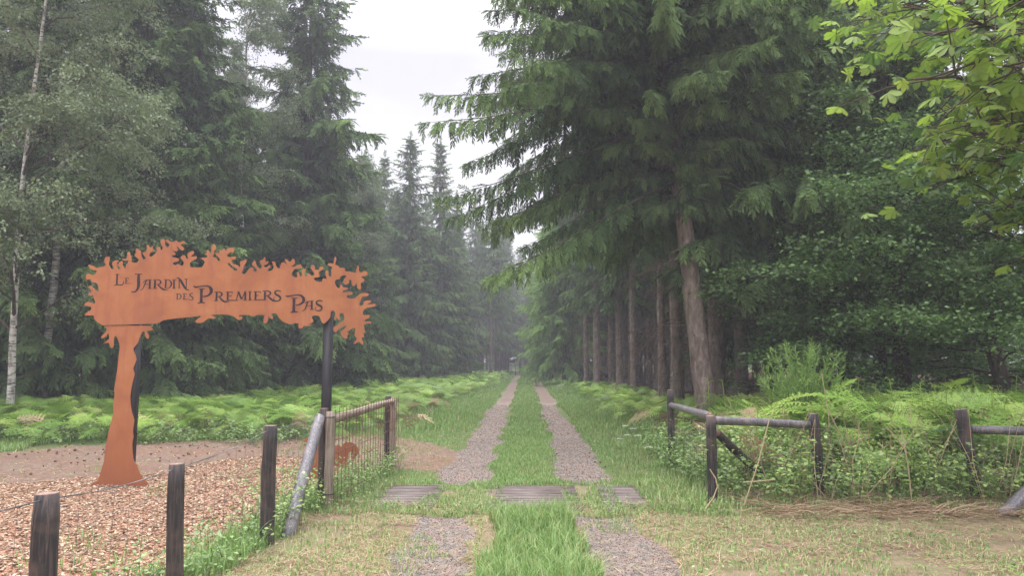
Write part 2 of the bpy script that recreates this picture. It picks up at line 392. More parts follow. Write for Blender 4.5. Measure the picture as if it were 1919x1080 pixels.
def spruce_crown(seed, H, zb, Rb, whorl=.5, nb=5, step=.2, tem=SPR, capf=None, fresh=.35, power=.8, slen=.5, zmax=None, asym=None, hang=.55, droopk=.28):
    r = R0(seed); O = []; A = []; Bv = []; S = []; D = []; FR = []; VR = []; sticks = MB()
    z = zb
    while z < H-.3:
        t = (z-zb)/(H-zb)
        rad = Rb*(1-t)**power*(.75+.5*r.random()) if t < .97 else .2
        if t < .12: rad *= .65+.35*t/.12
        k = max(3, int(nb*(1-.3*t)))
        ph = r.random()*6.28
        for j in range(k):
            az = ph+j*2*pi/k+r.normal()*.25; L = min(max(.25, rad*(.75+.45*r.random())), Rb*.98)
            if asym is not None: L *= asym(az, z)
            if capf is not None: L = min(L, capf(az, z))
            bv = r.normal()*.25; bf = fresh*(.35+1.3*r.random()**2)
            up = .55*t-.18+.12*r.normal()*.6            # initial rise
            dr = droopk*(1-t)**1.0; tipup = .16*(1-t)
            n = max(5, int(L/step)); s = (np.arange(n)+r.random(n)*.6)/n*.94+.06
            if L > 1.2: s = s[s > (.14 if t < .4 else .08)]
            d = np.array([cos(az), sin(az), 0])
            def pos(s): return np.stack([d[0]*L*s, d[1]*L*s, z+r_off+L*(up*s-dr*1.6*s**1.5+tipup*s**3)], -1)
            r_off = 0
            P = pos(s); tan_ = unit(pos(s+.02)-P); side0 = np.array([-d[1], d[0], 0])
            ss = np.linspace(0, .97, 6); sticks.tube(pos(ss), np.interp(ss, [0, 1], [.006*L+.006, .003]), 3, .0, r.random())
            for sd in (-1, 1, 0, 2):
                m = len(s); jit = r.normal(0, .22, (m, 3))
                if sd == 0:
                    keep = r.random(m) < .9; h = .5+r.random(m)*.9
                    a = unit(tan_*.35+jit+np.array([0, 0, -1])*h[:, None])
                elif sd == 2:
                    keep = r.random(m) < .55; a = unit(tan_+jit+np.array([0, 0, .08]))
                else:
                    keep = np.ones(m, bool); h = hang*(.5+r.random(m))*(1-.55*t)
                    a = unit(tan_*(.55+.35*s[:, None])+sd*side0*.8+jit+np.array([0, 0, -1])*h[:, None])
                l = slen*(.55+.65*r.random(m))*np.clip(.55+L*.18, .5, 1.15)*(1.1-.55*s**2)
                O.append(P[keep]); A.append(a[keep]); S.append(l[keep]); D.append((.25+.35*r.random(m))[keep]*(1-.5*t))
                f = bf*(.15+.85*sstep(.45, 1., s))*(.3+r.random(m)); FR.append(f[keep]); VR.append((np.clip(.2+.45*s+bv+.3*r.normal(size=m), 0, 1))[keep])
            # tip
            O.append(pos(np.array([.96]))); A.append(unit(pos(np.array([1.]))-pos(np.array([.9])))); S.append(np.array([slen*.8])); D.append(np.array([.1])); FR.append(np.array([fresh*r.random()])); VR.append(np.array([.8]))
        z += whorl*(.7+.6*r.random())*(1-.35*t)
        if zmax and z > zmax: break
    if not zmax:
        O.append(np.array([[0, 0, H-.45]])); A.append(np.array([[0, 0, 1.]])); S.append(np.array([.6])); D.append(np.array([0.])); FR.append(np.array([.2])); VR.append(np.array([.5]))
    O = np.vstack(O); A = np.vstack(A); S = np.concatenate(S); D = np.concatenate(D); FR = np.clip(np.concatenate(FR), 0, 1); VR = np.concatenate(VR)
    ref = np.tile([0, 0, 1.], (len(O), 1))+r.normal(0, .3, (len(O), 3)); Bx = unit(np.cross(ref, A)); Nn = np.cross(A, Bx)
    mb = MB(); pick = r.integers(0, len(tem), len(O))
    for i, (tv, tq, tt) in enumerate(tem):
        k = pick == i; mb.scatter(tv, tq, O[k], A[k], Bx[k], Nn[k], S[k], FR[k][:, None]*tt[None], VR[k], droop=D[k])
    return mb, sticks
def spruce_trunk(H, r0, lean=0., leandir=pi, seed=0, sides=12, curve=0.):
    r = R0(seed); zs = np.concatenate([[-.3, 0, .15, .4, .8], np.linspace(1.4, H, 22)]); mb = MB()
    th = np.arange(sides)*2*pi/sides; V = []
    for z in zs:
        rr = r0*(1-.93*(max(z, 0)/H))*(1+.25*math.exp(-max(z, 0)/.35)); off = lean*z*(1-z/(3*H))+curve*math.sin(z*.8)
        ring = rr*(1+.06*r.normal(size=sides)*(1 if z < 10 else .5))
        V.append(np.stack([ring*np.cos(th)+off*cos(leandir), ring*np.sin(th)+off*sin(leandir), np.full(sides, z)], 1))
    V = np.vstack(V); n = len(zs); i = np.arange(n-1)[:, None]*sides; j = np.arange(sides)[None]; k = (j+1) % sides
    mb.add(V, np.stack([i+j, i+k, i+sides+k, i+sides+j], -1).reshape(-1, 4)); return mb
def dead_branches(seed, z0, z1, n, L, mb=None, off=lambda z: (0, 0)):
    r = R0(seed); mb = mb or MB()
    for i in range(n):
        z = z0+(z1-z0)*r.random(); az = r.random()*6.28; l = L*(.3+.9*r.random()); s = np.linspace(0, 1, 7)
        ox, oy = off(z); up = r.normal()*.18-.1; bend = r.normal()*.22
        P = np.stack([ox+cos(az+bend*s)*l*s, oy+sin(az+bend*s)*l*s, z+l*(up*s-.3*s**2+.1*r.normal()*np.sin(s*5))], 1)
        mb.tube(P, np.interp(s, [0, 1], [.013, .004]), 3, 0, r.random())
        for k in range(int(3+r.random()*5)):
            q = P[2+int(r.random()*4)]; a2 = az+r.choice([-1, 1])*(.4+.7*r.random()); l2 = l*(.15+.3*r.random())
            Q = np.stack([q, q+np.array([cos(a2)*l2*.5, sin(a2)*l2*.5, -.05*l2+r.normal()*.04]), q+np.array([cos(a2)*l2, sin(a2)*l2, -.25*l2])])
            mb.tube(Q, [.006, .004, .0025], 3, 0, r.random())
    return mb

def make_spruce(name, seed, H, zb, Rb, r0, leafm=None, dead=0, dead_z=(1.2, 6), dead_L=2., mat=m_barkd, lean=0., leandir=pi, **k):
    root = empty(name)
    spruce_trunk(H, r0, lean, leandir, seed).build('trunk', mat, root, True)
    mb, st = spruce_crown(seed, H, zb, Rb, **k)
    cr_ = mb.build('crown', leafm or m_spruce, root); st.build('branches', m_barkd, root)
    if dead: dead_branches(seed+5, dead_z[0], dead_z[1], dead, dead_L).build('dead_branches', m_deadtwig, root)
    return root

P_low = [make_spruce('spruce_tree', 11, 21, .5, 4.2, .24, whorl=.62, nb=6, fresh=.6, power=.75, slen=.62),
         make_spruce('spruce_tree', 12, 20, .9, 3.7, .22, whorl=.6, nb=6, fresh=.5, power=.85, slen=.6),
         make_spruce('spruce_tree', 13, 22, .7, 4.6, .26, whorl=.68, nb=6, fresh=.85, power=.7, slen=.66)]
P_fresh_lit = [make_spruce('spruce_tree', 14, 19, 2.2, 4.0, .2, leafm=m_spruce_fresh_lit, whorl=.62, nb=6, fresh=.8, power=.7, slen=.62)]
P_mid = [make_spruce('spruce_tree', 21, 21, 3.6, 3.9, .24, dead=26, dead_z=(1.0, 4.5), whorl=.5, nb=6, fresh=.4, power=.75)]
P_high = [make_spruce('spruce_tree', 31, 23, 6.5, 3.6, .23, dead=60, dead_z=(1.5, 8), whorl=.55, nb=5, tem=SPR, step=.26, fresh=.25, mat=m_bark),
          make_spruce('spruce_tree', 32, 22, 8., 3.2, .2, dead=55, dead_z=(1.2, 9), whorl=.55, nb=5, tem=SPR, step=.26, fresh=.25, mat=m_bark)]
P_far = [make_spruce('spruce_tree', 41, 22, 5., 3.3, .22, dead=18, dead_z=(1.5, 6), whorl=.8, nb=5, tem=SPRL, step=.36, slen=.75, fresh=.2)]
used = set(); trees = []
side_count = {}
def place_spruce(proto, x, y, s=1., rz=None, label=None, group=None, sz=None):
    r = random.Random(hash((round(x*10), round(y*10))) & 0xffff)
    o = proto if proto.name not in used else copy_tree(proto); used.add(proto.name)
    o.location = (x, y, float(gz(x, y))); o.rotation_euler = (0, 0, rz if rz is not None else r.random()*6.28); o.scale = (s, s, sz or s)
    tag(o, label, 'spruce tree', group); trees.append((x, y)); return o

# named spruces along the left edge and at the end of the track
LG = 'spruces of the dark forest edge left of the track'; RG = 'spruces of the plantation right of the track'
place_spruce(P_low[2], -10.6, 34, 1.12, 1., 'tallest dark spruce left of the sky gap, its spire leaving the top', LG)
place_spruce(P_low[0], PY(765, 600, 55)[0], 55, .93, 2., 'slim spruce with its pointed tip standing clear against the sky left of the track', LG)
place_spruce(P_low[1], PY(822, 600, 60)[0], 60, 1.04, 3., 'spruce whose tip is just right of the slim pointed one beside the sky gap', LG)
place_spruce(P_low[1], PY(716, 600, 63)[0], 63, 1.02, .4, 'leftmost and farthest of the three spruce tips in the lower sky gap', LG)
place_spruce(P_high[1], PY(920, 600, 70)[0], 70, .84, 4., 'spruce with a long bare trunk standing alone at the left edge of the far track', LG, sz=.86)
P_lab = ['broad low-branched spruce behind the birch at the far left', 'shaded spruce with boughs to the ground behind the left half of the orange sign',
         'spruce with fresh green boughs above the middle of the orange sign', 'spruce standing behind the right end of the orange sign',
         'spruce between the orange sign and the tall dark spire', 'full spruce with light green lower boughs halfway along the bracken field',
         'spruce with boughs hanging over the far left bracken', 'spruce nearest the bare-trunked one on the left of the track']
for (x, y, s, p), lb in zip([(-16.6, 22.5, 1.05, 0), (-13.6, 24.8, 1., 2), (-12.6, 26.5, 1.02, 1), (-12.3, 30.5, .62, 0), (-13.8, 34.5, .66, 1), (-10.9, 41, .60, 0), (-10.5, 48, .66, 2), (-6.6, 68, .9, 1)], P_lab):
    place_spruce(P_low[p], x, y, s, None, lb, LG)
FILL_L = 'spruce standing in the shade deep inside the left forest'
FILL_R = 'spruce standing in the shade deep inside the right plantation'
FILL_F = 'far spruce lining the dark end of the track'
rr = random.Random(4)
def clear(x, y, d): return all((x-a)**2+(y-b)**2 > d*d for a, b in trees)
# right edge trees (trunks that can be told apart)
def PXS(x, Y): return 985+1350*x/Y
def Rt(px, Y): return PY(px, 650, Y)[0]
for (px, Y, p, s, lb) in [(1118, 42, P_high[0], .95, 'stout reddish spruce trunk in the row right of the far track'),
                          (1098, 47, P_high[1], .9, 'pale slender spruce trunk just left of the stout reddish one'),
                          (1240, 27, P_high[1], .85, 'slim pale spruce trunk with fans of dead twigs left of the big leaning trunk'),
                          (1268, 24.5, P_high[0], 1.0, 'dark shaded spruce trunk directly left of the big leaning trunk'),
                          (1342, 20.5, P_high[0], 1.05, 'thick shaded spruce trunk directly right of the big leaning trunk'),
                          (1388, 24, P_high[1], 1.15, 'brown spruce trunk second to the right of the big leaning trunk'),
                          (1414, 28, P_high[1], .7, 'thin spruce trunk left of the broom bush'),
                          (1522, 23, P_mid[0], .95, 'low-branched spruce behind the broom bush'),
                          (1160, 37, P_high[0], .8, 'spruce trunk between the stout reddish and the slim pale trunks'),
                          (1185, 33, P_high[1], .7, 'thin dark spruce trunk left of the fans of dead twigs'),
                          (PXS(2.2, 63), 63, P_fresh_lit[0], .85, 'bright green spruce hanging over the right side of the far track'),
                          (PXS(2.75, 51), 51, P_fresh_lit[0], .9, 'bright green spruce with drooping boughs left of the pale slender trunk'),
                          (PXS(2.6, 76), 76, P_fresh_lit[0], .85, 'small green spruce closing the right side of the track end')]:
    o = place_spruce(p, Rt(px, Y), Y, s, None, lb, RG)
for (x, y, s, lb) in [(-2.6, 104, 1., 'spruce left of the dark opening where the track ends'), (2.7, 101, 1., 'spruce right of the dark opening where the track ends'), (3.0, 112, 1., 'second spruce right of the dark opening where the track ends'),
                      (1.2, 121, 1., 'spruce blocking the view beyond the end of the track'), (-.9, 128, 1.05, 'farthest spruce closing the line of the track'), (4.4, 124, 1., 'far spruce right of the one that blocks the view')]:
    place_spruce(P_mid[0], x, y, s, None, lb, RG)
for i in range(22):
    place_spruce(P_low[i % 3], (-26+i*5.2 if i < 17 else -21+(i-17)*5.2)+rr.uniform(-1.2, 1.2), (146 if i < 17 else 156)+rr.uniform(-3, 3), rr.uniform(.8, 1.), None, 'spruce of the far forest edge beyond the end of the track', 'spruces of the far forest edge')
# deep rows
for i in range(13):
    for j in range(26):
        x = -13.5-i*3.4+rr.uniform(-.8, .8); y = 20+j*4.0+rr.uniform(-1, 1)
        if x < left_edge(y)-2 and abs(x/y) < .95 and x > -46 and (i < 3 or rr.random() < .15) and clear(x, y, 2.6):
            sc_ = rr.uniform(.85, 1.1); sl = x/y
            if sl > -.285: sc_ = min(sc_, (1.65+(.315 if sl < -.1 else .27)*y)/22)
            elif -.41 < sl < -.345: sc_ = min(sc_, (1.65+.30*y)/22)
            place_spruce((P_mid[0] if i < 2 else P_far[0]), x, y, sc_, None, FILL_L, LG)
for i in range(9):
    for j in range(24):
        x = 7.6+i*3.3+rr.uniform(-.7, .7)-(2.4 if j > 4 else 0); y = 21+j*3.9+rr.uniform(-.8, .8)
        if x/y < .47 and clear(x, y, 2.4) and (i < 6 or rr.random() < .2):
            place_spruce(P_high[(i+j) % 2] if (i < 3 and y < 60) else P_far[0], x, y, rr.uniform(.85, 1.05), None, FILL_R, RG)
for j in range(9):
    for sd in (-1, 1):
        for i in range(5):
            x = sd*(3.6+i*3.0+rr.uniform(-.6, .6))+(0 if sd > 0 else .4)-1.0*sstep(105, 125, 84+j*5); y = 86+j*4.6+rr.uniform(-1, 1)
            if clear(x, y, 2.3): place_spruce(P_far[0], x, y, rr.uniform(.8, 1.0), None, FILL_F, 'spruces lining the far end of the track')
print('trees', len(trees))

# the big leaning spruce on the right
def hero():
    x, y = 4.45, 17.8
    root = empty('spruce_tree', (x, y, 0)); tag(root, 'big spruce with a thick leaning knotty trunk and long boughs reaching over the track', 'spruce tree', RG)
    lean = .105
    tr = spruce_trunk(24, .255, lean, pi, 77, 20)
    r = R0(5)
    for i in range(120):       # knots and branch stubs
        z = .6+8*r.random(); az = r.random()*6.28; rr0 = .255*(1-.93*z/24); ox = -lean*z*(1-z/72)
        p = np.array([ox+cos(az)*rr0*.96, sin(az)*rr0*.96, z]); d = np.array([cos(az), sin(az), -.25])
        tr.tube([p, p+d*(.015+.04*r.random()**2)], [.02*(.5+r.random()), .012], 5, cap=True)
    tr.build('trunk', m_bark, root, True)
    def asym(az, z):
        k = .62+.32*max(0, cos(az-pi))+.2*max(0, cos(az+pi*.6))
        return k*(1.05 if z > 6.6 else .75)
    capf = lambda az, z: float(np.interp(z, [5.5, 6.8, 8.4, 9.4, 10.8, 13], [5.0, 5.6, 6.6, 5.5, 4.5, 4.0])) if not (np.sin(az) < -.35 and z < 9.2) else 1.2+1.1*max(0, z-6.8)
    mb, st = spruce_crown(78, 25, 5.8, 7.4, whorl=.29, nb=7, step=.14, tem=SPRH, fresh=.9, power=.62, slen=.47, asym=asym, hang=1.1, droopk=.24, zmax=13.5, capf=capf)
    for v in mb.v: v[:, 0] -= lean*v[:, 2]*.9
    for v in st.v: v[:, 0] -= lean*v[:, 2]*.9
    cr_ = mb.build('crown', m_spruce, root); st.build('branches', m_barkd, root)
    mb, st = spruce_crown(79, 25, 13.4, 3.6, whorl=.5, nb=6, step=.3, tem=SPR, fresh=.3)
    for v in mb.v: v[:, 0] -= 1.35
    o = mb.build('upper_crown', m_spruce, root)
    dead_branches(80, 2.0, 7, 26, 2.2, off=lambda z: (-lean*z, 0)).build('dead_branches', m_deadtwig, root)
hero()
# two more full-crowned spruces carrying the dark canopy at the right
def canopy(x, y, seed, zb, Rb, lb, r0=.24):
    root = empty('spruce_tree', (x, y, 0)); tag(root, lb, 'spruce tree', RG)
    spruce_trunk(23, r0, .01, 0, seed).build('trunk', m_barkd, root, True)
    mb, st = spruce_crown(seed, 23, zb, Rb, whorl=.36, nb=7, step=.19, tem=SPR, fresh=.45, power=.6, slen=.58, hang=.8)
    mb.build('crown', m_spruce, root); st.build('branches', m_barkd, root)
    dead_branches(seed, 1.5, zb+.5, 24, 1.8).build('dead_branches', m_deadtwig, root)
canopy(7.9, 19.6, 91, 4.6, 4.9, 'dense spruce with drooping light-tipped boughs right of the big leaning trunk')
canopy(9.0, 26.6, 92, 3.4, 3.8, 'dark low-hanging spruce beside the broad-leaved trees at the right')

# ------------------------------------------------------------------ broad-leaved trees
def leaf_T(k=.62, fold=.12):
    V = np.array([[0, 0, 0], [.45, k/2, fold], [1, 0, 0], [.45, -k/2, fold]]); return V, np.array([[0, 1, 2, 3]])
LV, LQ = leaf_T()
def decid(seed, trunk_pts, trunk_r, n1, L1, n2, n3, nl, leaf, m_leaf, m_bk, root, zmin=.15, droop=.5, up=.5, spread=.05, flat=False, l1dir=None, fresh=.25, l3=.55, tside=10):
    r = R0(seed); tp = np.asarray(trunk_pts, float); n = len(tp); tr = MB(); tr.tube(tp, trunk_r, tside); br = MB(); LO = []; LA = []
    tr.build('trunk', m_bk, root, True)
    for i in range(n1):
        f = zmin+(1-zmin)*((i+r.random())/n1)**.9; idx = f*(n-1); a = int(min(idx, n-2)); p0 = tp[a]+(tp[a+1]-tp[a])*(idx-a)
        az = r.random()*6.28 if l1dir is None else l1dir(r); L = L1*(1.05-.7*f)*(.7+.5*r.random()); s = np.linspace(0, 1, 8); u = up*(.4+.8*r.random())
        d = np.array([cos(az), sin(az), 0]); wob = np.cumsum(r.normal(0, .05, (8, 3)), 0)*L*.35; wob[0] = 0
        P = p0+d*(L*s)[:, None]*.9+np.array([0, 0, 1])*(L*(u*s-droop*.55*s**2))[:, None]+wob
        br.tube(P, np.interp(s, [0, 1], [.010+.007*L, .004]), 4, 0, r.random())
        for j in range(n2):
            g = .2+.8*(j+r.random())/n2; k = min(int(g*7), 6); q = P[k]+(P[k+1]-P[k])*(g*7-k); sd = r.choice([-1, 1])
            a2 = az+sd*(.35+.8*r.random()); L2 = L*.38*(1.15-.6*g)*(.6+.8*r.random())+.25; s2 = np.linspace(0, 1, 5)
            d2 = np.array([cos(a2), sin(a2), 0]); u2 = (.25*r.normal() if not flat else .06*r.normal())+.1
            Q = q+d2*(L2*s2)[:, None]+np.array([0, 0, 1])*(L2*(u2*s2-droop*s2**2))[:, None]
            br.tube(Q, np.interp(s2, [0, 1], [.007, .002]), 3, 0, r.random())
            for m in range(n3):
                g3 = (m+r.random())/n3; k3 = min(int(g3*4), 3); c = Q[k3]+(Q[k3+1]-Q[k3])*(g3*4-k3); a3 = a2+r.choice([-1, 1])*(.4+1.*r.random())
                l_ = l3*(.4+.8*r.random()); d3 = unit(np.array([cos(a3), sin(a3), (-droop*1.2 if not flat else -.08)+.25*r.normal()]))
                tt = r.random(nl)[:, None]; LO.append(c+d3*l_*tt+r.normal(0, spread, (nl, 3))*np.array([1, 1, .8 if flat else 1])); LA.append(np.tile(d3, (nl, 1)))
    LO = np.vstack(LO); LA = np.vstack(LA); M = len(LO)
    if flat: A = unit(LA+r.normal(0, .7, (M, 3))*np.array([1, 1, .35])); ref = np.array([0, -.3, .8])+r.normal(0, .7, (M, 3))
    else: A = unit(LA+r.normal(0, .8, (M, 3))+np.array([0, 0, -.35])); ref = r.normal(0, 1, (M, 3))+np.array([0, 0, .8])
    Bx = unit(np.cross(ref, A)); Nn = np.cross(A, Bx); mb = MB()
    mb.scatter(LV, LQ, LO, A, Bx, Nn, leaf*(.6+.7*r.random(M)), fresh*r.random(M)**3, r.random(M))
    br.build('branches', m_barkd if m_bk is m_birch else m_bk, root); mb.build('crown', m_leaf, root); return root

def curve_pts(keys, n=24):
    keys = np.array(keys, float); t = np.linspace(0, 1, len(keys)); u = np.linspace(0, 1, n)
    P = np.stack([np.interp(u, t, keys[:, i]) for i in range(3)], 1)
    for _ in range(2): P[1:-1] = (P[:-2]+2*P[1:-1]+P[2:])/4
    return P
BY = 18.6
bk = [G(20, 742)*0+PY(20, 735, BY)*[1, 1, 0]+[0, 0, -.1]]+[PY(px, py, BY) for px, py in ((24, 700), (22, 640), (29, 560), (33, 450), (38, 380), (47, 300), (60, 180), (80, 60), (95, -80), (110, -200), (130, -330))]
root = empty('birch_tree', (bk[0][0], BY, 0)); loc = np.array([bk[0][0], BY, 0])
tag(root, 'white-barked birch at the far left edge in front of the dark spruces', 'birch tree', 'birches at the left forest edge')
decid(201, curve_pts(bk)-loc, np.interp(np.linspace(0, 1, 24), [0, .3, 1], [.095, .07, .012]), 46, 5.2, 11, 8, 20, .085, m_birchleaf, m_birch, root, zmin=.17, droop=.42, up=.75, fresh=.6,
      l1dir=lambda r: r.normal(0, 1.3)-.4 if r.random() < .8 else r.random()*6.28, spread=.08)
def birch2(x, y, H, seed, lb, l1=3.4, leaf=.075):
    root = empty('birch_tree', (x, y, 0)); tag(root, lb, 'birch tree', 'birches at the left forest edge'); r = R0(seed)
    k = [(0, 0, -.1)]+[(r.normal()*.12*i*.4, r.normal()*.1*i*.4, H*i/8) for i in range(1, 9)]
    decid(seed, curve_pts(k), np.interp(np.linspace(0, 1, 24), [0, 1], [.13, .02]), 40, l1, 9, 7, 16, leaf*1.15, m_birchleaf, m_birch, root, zmin=.3, droop=.45, up=.8, fresh=.3, spread=.1)
birch2(PY(150, 500, 24)[0], 22.5, 19, 205, 'tall grey-green birch crown rising behind the white-barked birch', 4.2)
birch2(PY(470, 500, 31)[0], 30, 20, 206, 'slender loose-leaved birch between the dark spruces left of the tall spire', 3.2)
birch2(PY(660, 500, 46)[0], 46, 14.5, 207, 'low pale green birch among the spruces below the sky gap', 3.0, .10)

# beeches at the right
def beech(x, y, H, seed, lb, L1=5.5, n1=34, leaf=.10, zmin=.06, nl=13, cat='beech tree', m=m_beech, fresh=.3):
    root = empty('beech_tree', (x, y, 0)); tag(root, lb, cat, 'broad-leaved trees at the right edge'); r = R0(seed)
    k = [(0, 0, -.1)]+[(r.normal()*.1*i*.5, r.normal()*.1*i*.5, H*i/8) for i in range(1, 9)]
    decid(seed, curve_pts(k), np.interp(np.linspace(0, 1, 24), [0, 1], [.2, .03]), n1, L1, 10, 7, nl, leaf, m, m_barkd, root, zmin=zmin, droop=.16, up=.32, flat=True, fresh=fresh, spread=.10, l3=.7)
beech(PY(1685, 600, 17.5)[0], 17.5, 12, 301, 'dark broad-leaved tree with level boughs reaching the ground behind the bracken', 4.3, 64, .095, nl=16)
beech(PY(1900, 600, 22)[0]+1.5, 23, 13, 302, 'thin-crowned broad-leaved tree at the right edge with sky showing through', 5., 30, .085, nl=8)
beech(PY(1650, 600, 18.5)[0], 18.5, 9, 303, 'small shaded broad-leaved tree behind the broom bush', 3.4, 46, .085)
beech(PY(1830, 600, 34)[0], 34, 9, 304, 'far low broad-leaved tree filling the gap at the right', 6, 30, .13)
beech(PY(1860, 600, 15.5)[0], 15.5, 5.2, 310, 'low broad-leaved bush reaching the bracken at the right edge', 3.2, 40, .09, nl=16)
beech(PY(1560, 600, 21)[0], 20.5, 6.5, 306, 'broad-leaved sapling between the broom bush and the dark spruce trunks', 2.6, 24, .075)
beech(17.5, 27, 5.5, 311, 'bushy low broad-leaved tree filling the space under the boughs at the right edge', 4.2, 40, .10, nl=16)
beech(27, 42, 8, 307, 'far broad-leaved tree low on the skyline at the right edge', 6.5, 24, .15)
beech(36, 48, 7, 308, 'outermost broad-leaved tree on the skyline beyond the right fence', 7, 24, .16)
beech(33, 62, 9, 309, 'rearmost broad-leaved tree on the right skyline', 8, 24, .18)
beech(PY(1700, 600, 42)[0], 44, 8, 305, 'farthest broad-leaved tree seen under the boughs at the right', 6, 26, .15)

# horse chestnut whose boughs come in at the top right
def chest_leaf(seed):
    r = random.Random(seed); V = []; Q = []; t = []
    for i, a in enumerate((-100, -55, -18, 18, 55, 100)):
        a = radians(a+r.uniform(-6, 6)); L = {0: .55, 1: .8, 2: 1., 3: 1., 4: .8, 5: .55}[i]*r.uniform(.9, 1.1); d = np.array([cos(a), sin(a), 0]); s = np.array([-sin(a), cos(a), 0])
        prof = [(0, .02), (.3, .11), (.55, .19), (.78, .22), (.92, .10), (1.0, .0)]; dz = r.uniform(.1, .7); b = len(V)
        for u, w_ in prof:
            c = d*L*u; z = -dz*L*u*u
            V += [c+s*w_*L+np.array([0, 0, z-.06*w_]), c+np.array([0, 0, z-.25*w_*L]), c-s*w_*L+np.array([0, 0, z-.06*w_])]
            t += [.0, .35, .0]
        for k in range(5):
            for m in (0, 1): Q.append([b+3*k+m, b+3*k+m+1, b+3*k+m+4, b+3*k+m+3])
    return np.array(V), np.array(Q), np.array(t)
CH = [chest_leaf(s) for s in range(4)]
def chestnut():
    tx, ty = 8.6, 8.6; root = empty('chestnut_tree', (tx, ty, 0)); off = np.array([tx, ty, 0.])
    tag(root, 'chestnut with big bright green hand-shaped leaves hanging in at the top right corner', 'chestnut tree')
    tr = MB(); tr.tube([(0, 0, -.2), (0, 0, 2), (-.1, 0, 4), (-.1, .1, 6), (0, 0, 9)], [.32, .26, .22, .17, .05], 14); tr.build('trunk', m_barkd, root, True)
    br = MB(); r = R0(7); LO = []; 
    ends = [(1690, 150, 6.2), (1720, 60, 6.6), (1790, 30, 6.0), (1860, 120, 5.8), (1680, 10, 7.6), (1880, 235, 6.4), (1740, 190, 7.6), (1700, 285, 8.4), (1850, 330, 8.6), (1650, 60, 8.8), (1790, 240, 7.0), (1900, 420, 9.0), (1830, -40, 6.2), (1760, -30, 7.2), (1740, 350, 9.2), (1905, 40, 5.2), (1600, 30, 9.6), (1910, 300, 6.6), (1820, 430, 9.8), (1720, 250, 9.5), (1890, 500, 9.5), (1640, -20, 7.6)]
    for px, py, Y in ends:
        e = PY(px, py, Y)-off; z0 = 2.2+.7*e[2]*.5+r.random(); p0 = np.array([-.1, 0, min(z0, 5.5)]); s = np.linspace(0, 1, 9)[:, None]
        mid = (p0+e)/2+np.array([0, 0, .5]); P = (1-s)**2*p0+2*s*(1-s)*mid+s*s*e; P[1:-1] += r.normal(0, .05, (7, 3))
        br.tube(P, np.interp(s[:, 0], [0, 1], [.06, .008]), 6, 0, r.random())
        LO.append(P[-1:])
        for k in range(36):
            g = .4+.55*r.random(); i = min(int(g*8), 7); c = P[i]+(P[i+1]-P[i])*(g*8-i)
            t_ = c+np.array([r.normal()*.5, r.normal()*.5, r.normal()*.28])
            br.tube([c, (c+t_)/2+[0, 0, .05], t_], [.010, .007, .004], 4, 0, .5); LO.append(t_[None]); LO.append(((c+t_)/2)[None])
            if r.random() < .7: LO.append(t_[None]+r.normal(0, .14, (1, 3)))
    LO = np.vstack(LO); M = len(LO); az = r.random(M)*6.28; A = unit(np.stack([np.cos(az), np.sin(az), -.15+.25*r.normal(size=M)], 1)+np.array([-.5, -.2, 0]))
    ref = np.array([0, 0, 1.])+r.normal(0, .45, (M, 3)); Bx = unit(np.cross(ref, A)); Nn = np.cross(A, Bx); mb = MB(); pick = r.integers(0, 4, M)
    fr = .25*r.random(M)**2; va = r.random(M)
    for i, (tv, tq, tt) in enumerate(CH):
        k = pick == i; mb.scatter(tv, tq, LO[k], A[k], Bx[k], Nn[k], (.085+.10*r.random(M))[k], fr[k][:, None]+.15*tt[None], va[k])
    br.build('branches', m_barkd, root); mb.build('crown', m_chest, root)
chestnut()

# ------------------------------------------------------------------ bracken
def frond_T(kind, seed):
    """a plant: stem rises, then the blade arches over; unit = metres"""
    r = random.Random(seed); V = []; t = []; npair, npin = {'hi': (10, 7), 'mid': (8, 3), 'lo': (5, 1)}[kind]
    st = .45; 
    def sp(s):    # spine, s 0..1
        if s < st: return np.array([.04*s, 0, 1.0*s*1.25])
        u = (s-st)/(1-st); return np.array([.02+.62*u, 0, .5625+.26*u-.30*u*u])
    m = 6 if kind == 'hi' else 3; pts = [sp(i/m) for i in range(m+1)]
    for a, b in zip(pts[:-1], pts[1:]):
        w_ = .007; V += [a+[0, w_, 0], b+[0, w_, 0], b-[0, w_, 0], a-[0, w_, 0]]; t += [.3]*4
    for i in range(npair):
        u = (i+.3)/npair; s = st+(1-st)*u; p = sp(s); L = .36*(1-u)**.75*(.85+.3*r.random())+.02; fw = .35+.3*u
        for sd in (-1, 1):
            d = unit(np.array([fw, sd, r.uniform(-.12, .2)-.1])); sg = unit(np.cross([0, 0, 1], d)); wid = max(.05, L*.36)*(1.2 if kind == 'lo' else 1)
            if npin == 1: V += rhomb(p, d, L, wid, (0, .2*sd, 1), -.01); t += [0, .1, .5, .1]; continue
            if npin == 3: V += rhomb(p, d, L, wid*.35); t += [0, .1, .5, .1]
            else: V += rhomb(p, d, L, .014); t += [0, .1, .4, .1]
            for k in range(npin):
                v = (k+.35)/npin; c = p+d*L*v; pl = wid*.62*(1-v)**.7*r.uniform(.8, 1.15)+.008
                for s2 in (-1, 1):
                    dd = unit(d*.55+sg*s2+np.array([0, 0, r.uniform(-.25, .15)])); V += rhomb(c, dd, pl, pl*.34 if kind == 'hi' else pl*.6, (0, 0, 1)); t += [0, .1, .5, .1]
    V = np.array([np.asarray(x, float) for x in V]); return V, np.arange(len(V)).reshape(-1, 4), np.array(t)
FR = {k: [frond_T(k, s) for s in range(3)] for k in ('hi', 'mid', 'lo')}
